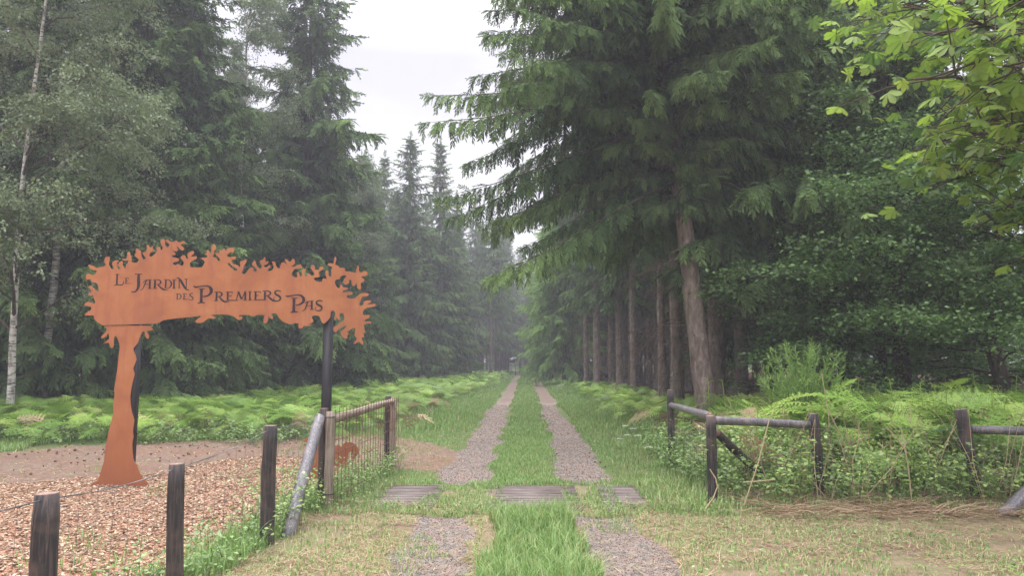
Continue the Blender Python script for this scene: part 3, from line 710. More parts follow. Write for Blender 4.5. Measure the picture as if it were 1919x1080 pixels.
def fiddle_T(seed):
    r = random.Random(seed); mb = MB(); H = 1.0
    mb.tube([(0, 0, 0), (.01, 0, .5), (0, 0, 1.)], [.008, .007, .005], 4)
    for a in (r.uniform(0, 2), r.uniform(2, 4), r.uniform(4, 6)):
        l = r.uniform(.04, .13); d = np.array([cos(a), sin(a), 0]); z = r.uniform(.88, 1.)
        P = [np.array([0, 0, z])+d*l*u+np.array([0, 0, .08*u-.06*u*u*u]) for u in np.linspace(0, 1, 5)]
        mb.tube(P, [.003, .003, .004, .006, .004], 4)
    return np.concatenate(mb.v), np.concatenate(mb.f4), np.full(mb.n, .8)
def fern_field(mb, kind, X, Y, hs, r, tilt=.2, tintk=.5):
    n = len(X); Z = gz(X, Y)-.02; az = r.random(n)*2*pi; A = np.stack([np.cos(az), np.sin(az), r.normal(0, tilt, n)], 1); A = unit(A)
    up = unit(np.stack([r.normal(0, tilt, n), r.normal(0, tilt, n), np.ones(n)], 1)); Bx = unit(np.cross(up, A)); Nn = np.cross(A, Bx); O = np.stack([X, Y, Z], 1)
    pick = r.integers(0, 3, n); var = np.clip(.5+.5*r.normal(size=n)*.6+.5*(fbm(X*.5, Y*.5, 31)-.5), 0, 1); ti = tintk*r.random(n)**2
    for i, (tv, tq, tt) in enumerate(FR[kind]):
        k = pick == i
        for a in range(0, 1): mb.scatter(tv, tq, O[k], A[k], Bx[k], Nn[k], hs[k], ti[k][:, None]*(.5+tt[None]), var[k])
def rnd(r, n, x0, x1, y0, y1): return x0+(x1-x0)*r.random(n), y0+(y1-y0)*r.random(n)
def bracken():
    r = R0(50)
    mb = MB()          # left field
    for kind, n, y0, y1 in (('hi', 2300, 14.3, 24), ('mid', 3000, 24, 44), ('lo', 3800, 43, 100)):
        X, Y = rnd(r, n, -19, -1.5, y0, y1); n0 = fbm(X*.4, Y*.4, 61)-.5
        vl = np.interp(Y, [14, 18, 30, 53, 100], [-4.6, -3.6, -2.7, -2.2, -1.9])
        k = (X < vl+1.5*n0) & (X > left_edge(Y)-3.5) & (Y > 15.0+1.6*n0+.25*np.clip(-X-6, 0, 9)*0+np.where(X < -8, -.6, 0))
        X = X[k]; Y = Y[k]; hs = (.72+.32*r.random(len(X)))*(.9+.45*(fbm(X*.6, Y*.6, 77)-.5))*sstep(-.6, 1.6, vl[k]-X+.8)
        fern_field(mb, kind, X, Y, np.maximum(hs, .3), r, .36, .9)
    tag(mb.build('bracken', m_bracken), 'bright green bracken filling the field left of the track', 'bracken', kind='stuff')
    mb = MB()          # right side
    X, Y = rnd(r, 1500, 2.6, 15, 9.3, 16.5); n0 = fbm(X*.5, Y*.5, 63)-.5
    k = (Y > 9.6+.6*n0) & (X/Y < .85) & (X > 2.7+.1*(Y-9)+n0); X = X[k]; Y = Y[k]
    hs = (.95+.45*r.random(len(X)))*(1+.6*(fbm(X*.5, Y*.5, 78)-.5))*np.where(X < 3.8, .72, 1.12)*sstep(8.5, 10.8, Y+.6)*np.where((X > 3.2) & (X < 5.2) & (Y > 13), .75, 1); fern_field(mb, 'hi', X, Y, hs, r, .42, 1.)
    for kind, n, y0, y1 in (('hi', 1100, 16, 27), ('mid', 900, 27, 40), ('lo', 1600, 39, 95)):
        X, Y = rnd(r, n, 1.5, 16, y0, y1); n0 = fbm(X*.4, Y*.4, 64)-.5
        vr = np.interp(Y, [9, 20, 40, 90], [3.0, 2.5, 2.1, 1.9]); k = (X > vr+1.2*n0) & (X < right_edge(Y)+np.where(Y < 26, 2.2+6*sstep(24, 17, Y), .6)); X = X[k]; Y = Y[k]
        hs = (.6+.3*r.random(len(X)))*np.where(Y > 45, .75, 1); fern_field(mb, kind, X, Y, hs, r, .36, .9)
    ft = [fiddle_T(s) for s in range(4)]
    X, Y = rnd(r, 80, 3.4, 11.5, 9.8, 16); n = len(X); az = r.random(n)*6.28; e = np.zeros(n)
    A = unit(np.stack([np.cos(az), np.sin(az), e], 1)); up = unit(np.stack([r.normal(0, .07, n), r.normal(0, .07, n), e+1], 1)); B_ = np.cross(up, A)
    p = r.integers(0, 4, n)
    for i, (tv, tq, tt) in enumerate(ft):
        k = p == i; mb.scatter(tv, tq, np.stack([X, Y, gz(X, Y)], 1)[k], A[k], B_[k], up[k], (.75+.65*r.random(n))[k], .6, r.random(n)[k])
    tag(mb.build('bracken', m_bracken), 'tall bracken with unfurling tips behind the right fence and along the right verge', 'bracken', kind='stuff')
bracken()
def dead_bracken():
    r = R0(58); mb = MB()
    X, Y = rnd(r, 240, -14, -2.6, 15, 34); k = X > left_edge(Y); fern_field(mb, 'mid', X[k], Y[k], .45+.4*r.random(int(k.sum())), r, .6, 0)
    X, Y = rnd(r, 260, 2.9, 11, 9.4, 17); k = X/Y < .8; fern_field(mb, 'hi', X[k], Y[k], .5+.7*r.random(int(k.sum())), r, .7, 0)
    tag(mb.build('dead_bracken', m_straw), 'brown dead fronds lying among the green bracken', 'dead bracken', kind='stuff')
dead_bracken()

# ------------------------------------------------------------------ grass, straw, chips, stones
def blades(mb, X, Y, h, wd, r, lean=.5, tint=0., var=None, zoff=0.):
    n = len(X); Z = gz(X, Y)-.005+zoff; az = r.random(n)*6.28; d = np.stack([np.cos(az), np.sin(az), np.zeros(n)], 1); s = np.stack([-np.sin(az), np.cos(az), np.zeros(n)], 1)
    h = np.broadcast_to(h, (n,))[:, None]; wd = np.broadcast_to(wd, (n,))[:, None]; b = (lean*(.3+r.random(n)))[:, None]; O = np.stack([X, Y, Z], 1); up = np.array([0, 0, 1.])
    p1 = O+up*h*.5+d*h*b*.22; p2 = O+up*h*(.88-.25*b)+d*h*b*.75
    V = np.stack([O+s*wd*.5, O-s*wd*.5, p1-s*wd*.42, p1+s*wd*.42, p2], 1).reshape(-1, 3)
    i = np.arange(n)[:, None]*5; var = r.random(n) if var is None else var
    mb.add(V, i+np.array([[0, 1, 2, 3]]), i+np.array([[3, 2, 4]]), np.repeat(np.broadcast_to(tint, (n,)), 5), np.repeat(var, 5))
def grass():
    r = R0(70); mb = MB()
    # tall tuft strip in front of the cattle grid
    X, Y = rnd(r, 15000, -.55, .62, 4.3, 8.0); n0 = fbm(X*2, Y*2, 81)-.5; k = (np.abs(X-.05-.03*np.sin(Y))+.5*n0 < .40+.02*(8-Y)) & (Y < 7.85+.6*n0)
    X, Y = X[k], Y[k]; blades(mb, X, Y, (.10+.20*r.random(len(X)))*(.75+.9*(fbm(X*1.5, Y*1.5, 82)-.2)), .007, r, .75, np.where(r.random(len(X)) < .2, .8*r.random(len(X)), 0))
    # centre strip and verges beyond the grid
    for n, y0, y1, hh, ww in ((22000, 9.9, 16, .07, .008), (26000, 16, 30, .10, .013), (26000, 30, 60, .12, .022), (14000, 60, 112, .14, .04)):
        X, Y = rnd(r, n, -.62, .62, y0, y1); n0 = fbm(X*2, Y*1.2, 83)-.5; patch = fbm(X*1.2, Y*.6, 84); k = (np.abs(X) < .45+.6*n0+.12*(r.random(n)-.3)) & ((patch > .38) | (r.random(n) < .35) | (Y > 20)); X, Y = X[k], Y[k]
        blades(mb, X, Y, hh*(.5+.9*r.random(len(X))), ww, r, .7, np.where(r.random(len(X)) < .1, .7, 0))
    for n, y0, y1, hh, ww in ((26000, 10, 17, .10, .009), (36000, 17, 32, .16, .015), (30000, 32, 60, .18, .026), (16000, 60, 112, .2, .045)):
        X, Y = rnd(r, n, -5.2, 3.6, y0, y1); n0 = fbm(X*1.5, Y*.8, 85)-.5; k = ((X < -1.22+.35*n0) & (X > -4.6-n0)) | ((X > 1.22+.35*n0) & (X < 3.2))
        z = zones(X, Y); k &= (z['m_dirt'] < .45) | (r.random(n) < .22); k &= z['m_gravel'] < .42+.35*(r.random(n)-.2); k &= z['m_chip'] < .5; X, Y = X[k], Y[k]
        side = np.abs(X)-1.2; blades(mb, X, Y, hh*(.5+.9*r.random(len(X)))*np.clip(.45+.55*side, .45, 1.5)*np.where(X > 0, 1.2, 1.), ww, r, .7, np.where(r.random(len(X)) < .08, .7, 0))
    # patchy short grass in front of the grid, over the buried middle of the grid, along both fences
    X, Y = rnd(r, 60000, -3.2, 8.0, 4.0, 9.4); pt = fbm(X*.9, Y*.9, 86)+.35*(fbm(X*5, Y*5, 87)-.5); k = (pt > np.where(X > 1.4, .415, .45)) & ((zones(X, Y)['m_gravel'] < .5) | (pt > .64)) & (np.abs(X) > .42) & (Y < 8.5+(X > 2.2)*1) & (X > -2.9) & (Y > 4); X, Y = X[k], Y[k]
    blades(mb, X, Y, (.025+.06*r.random(len(X))), .007, r, .9, np.where(r.random(len(X)) < .3, .8, 0))
    X, Y = rnd(r, 16000, -2.3, 2.3, 7.95, 10.25); k = ~in_pit(X, Y, -.07) & ((fbm(X*3, Y*3, 88) > .40)); X, Y = X[k], Y[k]; blades(mb, X, Y, .03+.08*r.random(len(X)), .008, r, .9, np.where(r.random(len(X)) < .12, .7, 0))
    X, Y = rnd(r, 9000, -3.1, -2.15, 4.2, 9.2); xf = -2.62+.03*(Y-4); k = (np.abs(X-xf) < .25+.25*(fbm(X*2, Y*2, 89)-.5)) & (fbm(X*1.3, Y*1.3, 90) > .45); X, Y = X[k], Y[k]
    blades(mb, X, Y, .08+.20*r.random(len(X))**1.5, .007, r, .8)
    # around the left dirt edge
    X, Y = rnd(r, 26000, -15, -3.5, 12.3, 15.6); z = zones(X, Y); k = (z['m_dirt'] < .4) & (z['m_chip'] < .4) & (fbm(X*.8, Y*.8, 91) > .38); X, Y = X[k], Y[k]; blades(mb, X, Y, .06+.16*r.random(len(X)), .012, r, .8, np.where(r.random(len(X)) < .1, .7, 0))
    # sparse weeds in the chips and the path
    X, Y = rnd(r, 5200, -7, -2.7, 4.2, 12); k = (fbm(X*1.1, Y*1.1, 92)+.2*sstep(-4.5, -2.8, X) > .66); X, Y = X[k], Y[k]; blades(mb, X, Y, .05+.10*r.random(len(X)), .008, r, .8)
    # right of the fence foot
    X, Y = rnd(r, 16000, 1.4, 9, 7.9, 10.0); k = (Y > 8.15+.5*(fbm(X, Y, 93)-.5)) & (X/Y < .8); X, Y = X[k], Y[k]; blades(mb, X, Y, .06+.20*r.random(len(X))**1.6, .008, r, .8, np.where(r.random(len(X)) < .25, .8, 0))
    tag(mb.build('grass', m_grass), 'short and tufted green grass along the track and fences', 'grass', kind='stuff')
grass()
def straw():
    r = R0(71); mb = MB()
    X, Y = rnd(r, 70000, -2.7, 9, 4.0, 8.7); k = (np.abs(X-.05) > .42) & (X/Y < .85) & ((fbm(X*.8, Y*.8, 95) > .36) | (Y > 7.4)) & ((zones(X, Y)['m_gravel'] < .45) | (r.random(70000) < .12)); X, Y = X[k], Y[k]; n = len(X)
    az = r.random(n)*6.28; d = unit(np.stack([np.cos(az), np.sin(az), r.normal(0, .12, n)], 1)); s = np.cross(d, [0, 0, 1.]); L = (.03+.13*r.random(n)**2)[:, None]; O = np.stack([X, Y, gz(X, Y)+.006+.02*r.random(n)], 1); wd = (.0014+.0022*r.random(n))[:, None]
    V = np.stack([O-s*wd, O+s*wd, O+d*L+s*wd*.6, O+d*L-s*wd*.6], 1).reshape(-1, 3); mb.add(V, np.arange(n*4).reshape(-1, 4), None, np.repeat(np.where(r.random(n) < .22, .9, 0), 4), np.repeat(r.random(n), 4))
    X, Y = rnd(r, 16000, -13, -1.3, 9.3, 16.5); z = zones(X, Y); k = z['m_dirt'] > .4; X, Y = X[k], Y[k]; n = len(X); az = r.random(n)*6.28; d = unit(np.stack([np.cos(az), np.sin(az), r.normal(0, .15, n)], 1)); s = np.cross(d, [0, 0, 1.])
    L = (.03+.12*r.random(n)**2)[:, None]; O = np.stack([X, Y, gz(X, Y)+.008], 1); wd = (.003+.005*r.random(n))[:, None]; V = np.stack([O-s*wd, O+s*wd, O+d*L+s*wd*.6, O+d*L-s*wd*.6], 1).reshape(-1, 3); mb.add(V, np.arange(n*4).reshape(-1, 4), None, np.repeat(np.where(r.random(n) < .2, .9, 0), 4), np.repeat(r.random(n)**1.5, 4))
    # broken brown stalks heaped along the foot of the right fence
    X, Y = rnd(r, 2600, 2.5, 9, 7.75, 9.1); k = X/Y < .8; X, Y = X[k], Y[k]; n = len(X); az = r.normal(0, .7, n)+np.where(r.random(n) < .5, 0, pi); d = unit(np.stack([np.cos(az), np.sin(az)*.8, .12*np.abs(r.normal(0, 1, n))], 1)); L = .1+.45*r.random(n)
    for i in range(n):
        p = np.array([X[i], Y[i], gz(X[i], Y[i])+.01+.07*r.random()]); mb.tube([p, p+d[i]*L[i]*.5+[0, 0, .02], p+d[i]*L[i]], [.0035, .003, .002], 3, 0, r.random())
    tag(mb.build('dry_litter', m_straw), 'dry brown straw and cut stalks strewn over the ground in front of the fences', 'litter', kind='stuff')
straw()
def chips():
    r = R0(72); mb = MB(); T = np.array([[x, y, z] for z in (-.5, .5) for y in (-.5, .5) for x in (-.5, .5)])*[1, .5, .14]; T[[1, 3], 0] *= .8; T[[4, 6], 0] *= .9
    Q = [[0, 2, 3, 1], [4, 5, 7, 6], [0, 1, 5, 4], [2, 6, 7, 3], [0, 4, 6, 2], [1, 3, 7, 5]]
    X, Y = rnd(r, 88000, -9.5, -2.5, 3.6, 13.4); k = (np.abs(X/Y) < .85) & (zones(X, Y)['m_chip'] > .45+.3*(r.random(88000)-.5)); X, Y = X[k], Y[k]; n = len(X)
    az = r.random(n)*6.28; A = unit(np.stack([np.cos(az), np.sin(az), r.normal(0, .25, n)], 1)); up = unit(r.normal(0, .35, (n, 3))+[0, 0, 1]); Bx = unit(np.cross(up, A)); Nn = np.cross(A, Bx)
    mb.scatter(T, Q, np.stack([X, Y, gz(X, Y)+.004+.018*r.random(n)], 1), A, Bx, Nn, .011+.036*r.random(n)**1.5, np.where(r.random(n) < .2, .9, .1*r.random(n)), r.random(n))
    tag(mb.build('wood_chips', m_chip), 'orange-brown wood chips covering the ground around the foot of the sign', 'wood chips', kind='stuff')
    mb = MB(); T = np.array([[1, 0, 0], [-1, 0, 0], [0, 1, 0], [0, -1, 0], [0, 0, .7], [0, 0, -.7], ])*.5; TT = [[0, 2, 4], [2, 1, 4], [1, 3, 4], [3, 0, 4], [2, 0, 5], [1, 2, 5], [3, 1, 5], [0, 3, 5]]
    for n, y0, y1, sz in ((26000, 4.2, 8.1, .012), (22000, 10.1, 16, .016), (9000, 16, 28, .026)):
        X, Y = rnd(r, n, -1.5, 1.5, y0, y1); k = zones(X, Y)['m_gravel'] > .35+.3*r.random(n); X, Y = X[k], Y[k]; m = len(X); A = unit(r.normal(0, 1, (m, 3))); Bx = unit(np.cross(A, r.normal(0, 1, (m, 3)))); Nn = np.cross(A, Bx)
        mb.scatter(T, None, np.stack([X, Y, gz(X, Y)+.002], 1), A, Bx, Nn, sz*(.5+1.1*r.random(m)**2), np.where(r.random(m) < .2, .8, 0), r.random(m), tt=TT)
    # dirt clods
    for n, f in ((160, lambda: (-3-9*r.random(), 10.5+5*r.random())), (26, lambda: (.55+.7*r.random(), 10.4+3*r.random())), (90, lambda: (-3.2-6*r.random(), 12.2+2.6*r.random()))):
        for i in range(n):
            x, y = f(); A = unit(r.normal(0, 1, (1, 3))); Bx = unit(np.cross(A, r.normal(0, 1, (1, 3)))); mb.scatter(T, None, np.array([[x, y, float(gz(x, y))+.012]]), A, Bx, np.cross(A, Bx), .02+.05*r.random()**2, np.array([.95]), r.random(), tt=TT)
    tag(mb.build('loose_stones', m_stone), 'small loose stones and clods in the wheel ruts', 'gravel', kind='stuff')
chips()

# ------------------------------------------------------------------ rusted sign shaped like a tree
SY = 9.62
V1 = (150, 440, 9.595); V2 = (300, 440, 9.595); V3 = (450, 460, 9.595); V4 = (560, 470, 5.68); V5 = (150, 540, 8.31); V6 = (320, 560, 6.0); V7 = (160, 660, 4.157); VA = (200, 500, 8.722); VB = (360, 520, 7.38)
def uv(view, s): 
    a = [tuple(float(t) for t in p.split(',')) for p in s.split()]; return [(view[0]+p[0]/view[2], view[1]+p[1]/view[2])+tuple(q/view[2] for q in p[2:]) for p in a]
body = uv(V1, "300,650 210,630 165,590 150,550 165,540 230,560 290,595 340,590 400,575 430,600 425,575 470,545 440,500 450,410 490,395 535,405 530,480 520,540 560,620 600,620 605,580 575,530 590,490 650,460 690,465 685,490 655,530 670,595 710,635 725,600 690,560 700,510 745,475 770,490 765,560 800,600 825,590 830,550 885,465 820,470 755,450 770,435 850,425 850,340 870,310 900,350 930,430 925,490 980,505 1040,490 1060,445 1000,400 980,360 1010,320 1005,250 1090,290 1100,340 1110,400 1140,445 1180,430 1165,390 1130,350 1135,315 1195,295 1205,230 1200,185 1240,190 1250,240 1320,200 1300,260 1325,290 1265,330 1250,390 1290,395 1380,310 1390,280 1370,235 1440,220 1450,290 1490,240 1450,150 1460,90 1500,75 1535,110 1530,160 1545,215 1590,225 1615,180 1565,140 1545,95 1580,90 1640,130 1710,120 1725,95 1750,125 1800,135 1850,110 1895,160 1820,170 1825,200 1870,240 1870,275 1830,285 1790,250 1760,215 1745,230 1765,270 1740,300 1680,290 1675,300 1725,345 1690,370")
body += uv(V2, "210,372 230,410 300,415 345,450 310,490 260,490 230,520 270,555 320,525 380,560 420,545 425,490 380,430 370,400 440,365 470,430 505,430 490,360 520,320 590,290 610,340 560,385 590,395 650,390 660,430 600,460 545,500 540,575 600,590 700,590 760,580 800,520 800,480 750,440 735,415 830,415 850,380 805,335 845,330 840,280 870,285 905,340 925,300 915,230 960,175 1000,210 1005,260 975,290 970,350 945,400 1000,410 1040,470 1075,470 1065,420 1010,370 1000,330 1085,320 1040,270 1110,285 1150,240 1170,300 1220,245 1320,240 1335,290 1310,330 1270,310 1205,365 1210,390 1260,405 1350,390 1370,410 1360,440 1290,460 1310,530 1350,530 1410,560 1430,590 1445,570 1435,500 1480,465 1550,450 1560,480 1510,560 1490,640 1470,690 1510,710 1545,690 1600,610 1640,590 1680,600 1680,650 1720,665 1740,630 1700,580 1650,540 1700,460 1725,510 1740,560 1780,610 1820,600 1825,560 1790,470")
body += uv(V3, "410,260 430,215 455,220 455,300 500,285 515,300 480,345 435,360 440,395 480,395 530,355 550,390 500,435 495,460 540,465 590,430 605,380 570,300 600,290 640,310 640,350 670,405 720,405 735,320 790,305 850,360 820,300 805,245 850,260 900,305 950,240 985,280 975,340 920,385 980,380 1050,345 1100,355 1115,405 1050,410 980,430 930,510 950,560 1030,575 1020,490 1050,480 1075,545 1110,550 1115,440 1160,425 1190,430 1155,490 1160,545 1200,555 1220,490 1270,540 1320,540 1330,500 1290,440 1270,395 1300,350 1340,370 1345,430 1420,440 1430,385 1490,385 1490,440 1440,460 1410,500 1430,570 1340,585 1335,620 1400,655 1475,650 1490,590 1560,605 1535,540 1540,460 1580,460 1590,540 1620,565 1640,540 1640,440 1660,390 1600,370 1570,340 1620,320 1680,330 1690,260 1710,200 1730,240 1715,310 1710,350 1770,370 1790,405 1880,405")
body += uv(V4, "495,220 560,225 610,232 620,165 640,165 645,235 700,215 730,230 725,265 660,275 695,305 695,330 660,345 662,405 645,420 620,385 615,335 600,370 570,375 560,320 530,310 540,340 500,365 470,335 485,300 510,270 470,262 440,280 440,305 395,310 385,345 405,390 435,400 440,360 460,370 470,390 520,395 525,410 470,430 475,450 510,440 560,440 575,470 515,475 520,505 580,510 620,490 660,455 730,450 745,470 720,490 675,490 660,530 645,560 655,590 690,570 695,535 770,530 765,550 730,575 810,565 815,590 760,605 720,610 690,640 680,660 690,690 745,685 748,715 710,735 700,755 765,752 765,778 700,780 695,830 710,870 690,880 655,865 690,895 690,925 665,930 690,985 680,1005 640,970 600,992 580,985 620,940 590,900 605,830 560,835 515,870 540,880 515,905 520,930 490,938 450,900 450,860 505,815 500,795 420,840 400,875 370,855 370,815 410,795 440,770 480,745 485,700 465,665 430,680 445,740 425,740 400,710 395,740 375,730 390,690 385,655 360,635 340,660 335,710 270,780 240,750 215,695 150,695 140,720 158,755 110,785 145,795 100,805 50,800 40,825 5,830")
body += uv(V6, "1435,310 1440,285 1400,275 1350,290 1280,270 1220,220 1190,170 1130,170 1150,210 1140,230 1110,215 1100,190 1095,240 1075,280 1040,265 1055,190 990,180 930,200 880,185 780,185 765,200 805,205 800,235 750,238 720,205 640,180 500,180 450,185 500,210 495,225 420,225 370,265 300,275 275,250 350,195 250,205 150,215 50,225")
body += uv(V5, "1413,485 1290,505 1220,550 1090,560 800,568 400,580 340,578 225,490 215,430 85,430 80,400 175,340 165,290 75,275 65,260 120,215 215,245 240,220 220,180 200,110 115,120 160,70 185,50 140,0")
body += uv(V1, "150,940 200,920 250,970 330,1040 335,960 310,880 270,865 210,850 195,800 120,815 105,740 150,700 250,730 300,670")
hole = uv(V2, "1215,515 1250,510 1290,560 1380,610 1395,635 1350,650 1300,610 1245,570")
trunkp = uv(V5, "400,590 430,650 340,750 335,775 360,785 420,740 440,700 455,800 360,860 450,855 460,900 500,940 525,900 530,790 560,745 595,820 620,920 600,1080")
trunkp += uv(V7, "250,130 235,230 225,300 230,330 215,420 220,470 190,590 160,730 145,850 125,920 100,1000 55,1046 480,1044 440,980 400,880 375,840 365,720 375,660 370,620 382,530 362,470 350,350 370,230 385,170 372,130 398,60 380,0")
trunkp += uv(V5, "835,940 900,860 930,770 970,690 1010,680 1015,750 1060,795 1080,750 1045,670 1155,660 1090,600 1085,588")
def smooth_closed(p, keep=0):
    p = np.array(p)[:, :2]; n = len(p); o = []
    for i in range(n):
        a, b, c, d = p[i-1], p[i], p[(i+1) % n], p[(i+2) % n]
        o.append(b); o.append(.5*(b+c)+(b+c-a-d)*.055)
    return np.array(o)
def plate(name, polys, Y, th, mat, parent, loc):
    cu = bpy.data.curves.new(name, 'CURVE'); cu.dimensions = '2D'; cu.fill_mode = 'BOTH'; cu.extrude = th/2; cu.bevel_depth = 0
    for p in polys:
        sp = cu.splines.new('POLY'); W = np.array([PY(x, y, Y) for x, y in p]); sp.points.add(len(W)-1)
        for i, q in enumerate(W): sp.points[i].co = (q[0]-loc[0], q[2]-loc[2], 0, 1)
        sp.use_cyclic_u = True
    tmp = bpy.data.objects.new('tmp', cu); C.objects.link(tmp); dg = bpy.context.evaluated_depsgraph_get()
    me = bpy.data.meshes.new_from_object(tmp.evaluated_get(dg)); bpy.data.objects.remove(tmp); me.name = name
    v = np.zeros(len(me.vertices)*3, np.float32); me.vertices.foreach_get('co', v); v = v.reshape(-1, 3); v = np.stack([v[:, 0], -v[:, 2]+Y-loc[1], v[:, 1]], 1)
    me.vertices.foreach_set('co', v.ravel()); me.update(); me.materials.clear(); me.materials.append(mat)
    o = bpy.data.objects.new(name, me); C.objects.link(o); o.parent = parent; return o
LET = [
 # Le
 (VA, "172,130,13 168,210,14 165,290,14"), (VA, "140,125,5 205,125,5"), (VA, "120,312,4 150,297,8 220,300,8 262,290,9 280,232,4"),
 (VA, "316,195,9 313,275,9"), (VA, "295,190,4 355,190,5 362,205,3"), (VA, "315,232,4 350,232,4"), (VA, "290,278,4 340,272,5 405,280,2"),
 # Jardin
 (VA, "460,122,7 580,122,7"), (VA, "523,125,20 520,200,24 520,300,25 505,360,18 470,405,12 435,415,10 400,405,8"),
 (VA, "655,225,9 625,280,9 600,340,7 570,378,5 545,388,3"), (VA, "590,265,3 625,232,7 655,218,7 735,217,5"), (VA, "705,225,15 702,355,15"), (VA, "668,358,5 738,358,5"), (VA, "620,290,4 700,290,4"),
 (VA, "790,225,16 785,350,16"), (VA, "755,215,5 830,213,6 870,225,10 882,255,13 862,285,9 815,295,5"), (VA, "750,357,5 825,357,5"), (VA, "835,295,8 880,340,13 925,372,12 965,380,7 1000,378,3"),
 (VA, "968,220,12 960,345,12"), (VA, "935,213,5 1000,213,6 1040,235,10 1058,280,13 1040,325,9 1000,352,5 930,355,4"),
 (VA, "1100,220,13 1098,350,13"), (VA, "1070,213,5 1140,213,4"), (VA, "1070,355,5 1125,355,5"),
 (VA, "1183,215,8 1185,345,8"), (VA, "1165,353,4 1215,353,4"), (VA, "1140,183,5 1170,185,9 1200,215,18 1240,280,19 1275,340,17 1300,370,11 1345,388,6"), (VA, "1300,200,9 1300,370,6"), (VA, "1265,202,4 1325,202,4"),
 # des
 (VA, "1155,445,8 1150,530,8"), (VA, "1135,443,4 1180,443,5 1207,460,8 1215,490,9 1200,520,7 1175,535,4 1135,537,4"),
 (VA, "1265,445,8 1262,530,8"), (VA, "1240,443,4 1305,443,4 1308,455,3"), (VA, "1265,485,4 1295,485,4"), (VA, "1240,536,4 1290,533,5 1330,540,3"),
 (VA, "1410,440,6 1385,437,6 1360,455,8 1365,475,9 1400,500,9 1412,520,8 1395,542,6 1360,545,4 1340,530,3 1342,515,3"),
 # Premiers
 (VB, "15,115,4 45,135,11 100,128,8 180,118,8 235,130,13 262,165,22 262,205,20 230,245,13 185,262,9 140,262,6"), (VB, "130,165,19 127,250,17 125,345,20"), (VB, "90,160,5 180,158,5"), (VB, "75,360,5 110,350,8 180,352,5"),
 (VB, "340,210,13 335,320,13"), (VB, "305,205,5 370,203,6 405,215,10 412,240,11 390,262,7 350,268,4"), (VB, "303,323,5 355,323,5"), (VB, "375,270,8 410,310,12 450,338,10 500,340,4 510,325,2"),
 (VB, "492,210,12 490,315,12"), (VB, "468,205,5 550,203,5 556,225,3"), (VB, "492,258,4 540,258,4 545,245,3"), (VB, "465,322,4 560,318,5 610,322,3"),
 (VB, "640,205,6 612,315,6"), (VB, "600,318,4 635,318,4"), (VB, "642,205,12 684,300,12"), (VB, "730,200,6 692,300,6"), (VB, "735,205,13 735,310,13"), (VB, "625,200,4 660,200,4"), (VB, "718,195,5 752,195,4"), (VB, "710,317,4 758,317,4"),
 (VB, "800,205,12 797,255,10 800,310,13"), (VB, "778,198,4 825,195,4"), (VB, "775,316,4 828,316,4"),
 (VB, "878,205,12 876,305,12"), (VB, "850,200,5 938,198,5 942,220,3"), (VB, "878,252,4 925,250,4"), (VB, "850,312,4 930,310,5 985,308,4"),
 (VB, "1008,200,13 1005,305,13"), (VB, "975,190,5 1040,188,6 1078,205,11 1082,230,11 1055,250,7 1020,255,4"), (VB, "970,312,4 1025,312,4"), (VB, "1045,255,8 1085,295,13 1125,322,11 1170,325,7"),
 (VB, "1228,195,6 1185,182,7 1148,200,10 1155,232,13 1205,262,14 1222,290,12 1200,320,8 1165,328,6 1135,312,5 1130,285,4 1150,275,4"),
 # Pas
 (VB, "1290,250,4 1320,263,10 1380,253,8 1460,243,8 1510,255,13 1540,292,20 1540,330,18 1510,362,12 1465,382,8 1430,385,5"), (VB, "1410,295,19 1407,380,17 1405,475,20"), (VB, "1370,288,5 1460,286,5"), (VB, "1360,487,5 1395,478,8 1465,478,5"),
 (VB, "1600,345,9 1578,400,8 1558,445,6 1520,468,3"), (VB, "1560,360,3 1595,338,6 1680,325,5"), (VB, "1655,335,12 1655,440,12"), (VB, "1630,446,4 1680,446,4"), (VB, "1585,395,4 1650,393,4"),
 (VB, "1805,330,6 1760,320,7 1720,340,10 1730,372,13 1780,400,14 1795,425,11 1775,455,8 1735,462,6 1705,448,5 1700,425,4 1720,412,4")]
def ribbon(pts, n=8):
    p = np.array(pts); m = len(p); o = []
    for i in range(m-1):
        a, b, c, d = p[max(i-1, 0)], p[i], p[i+1], p[min(i+2, m-1)]
        for k in range(n):
            t = k/n; o.append(.5*((2*b)+(-a+c)*t+(2*a-5*b+4*c-d)*t*t+(-a+3*b-3*c+d)*t**3))
    o.append(p[-1]); return np.array(o)
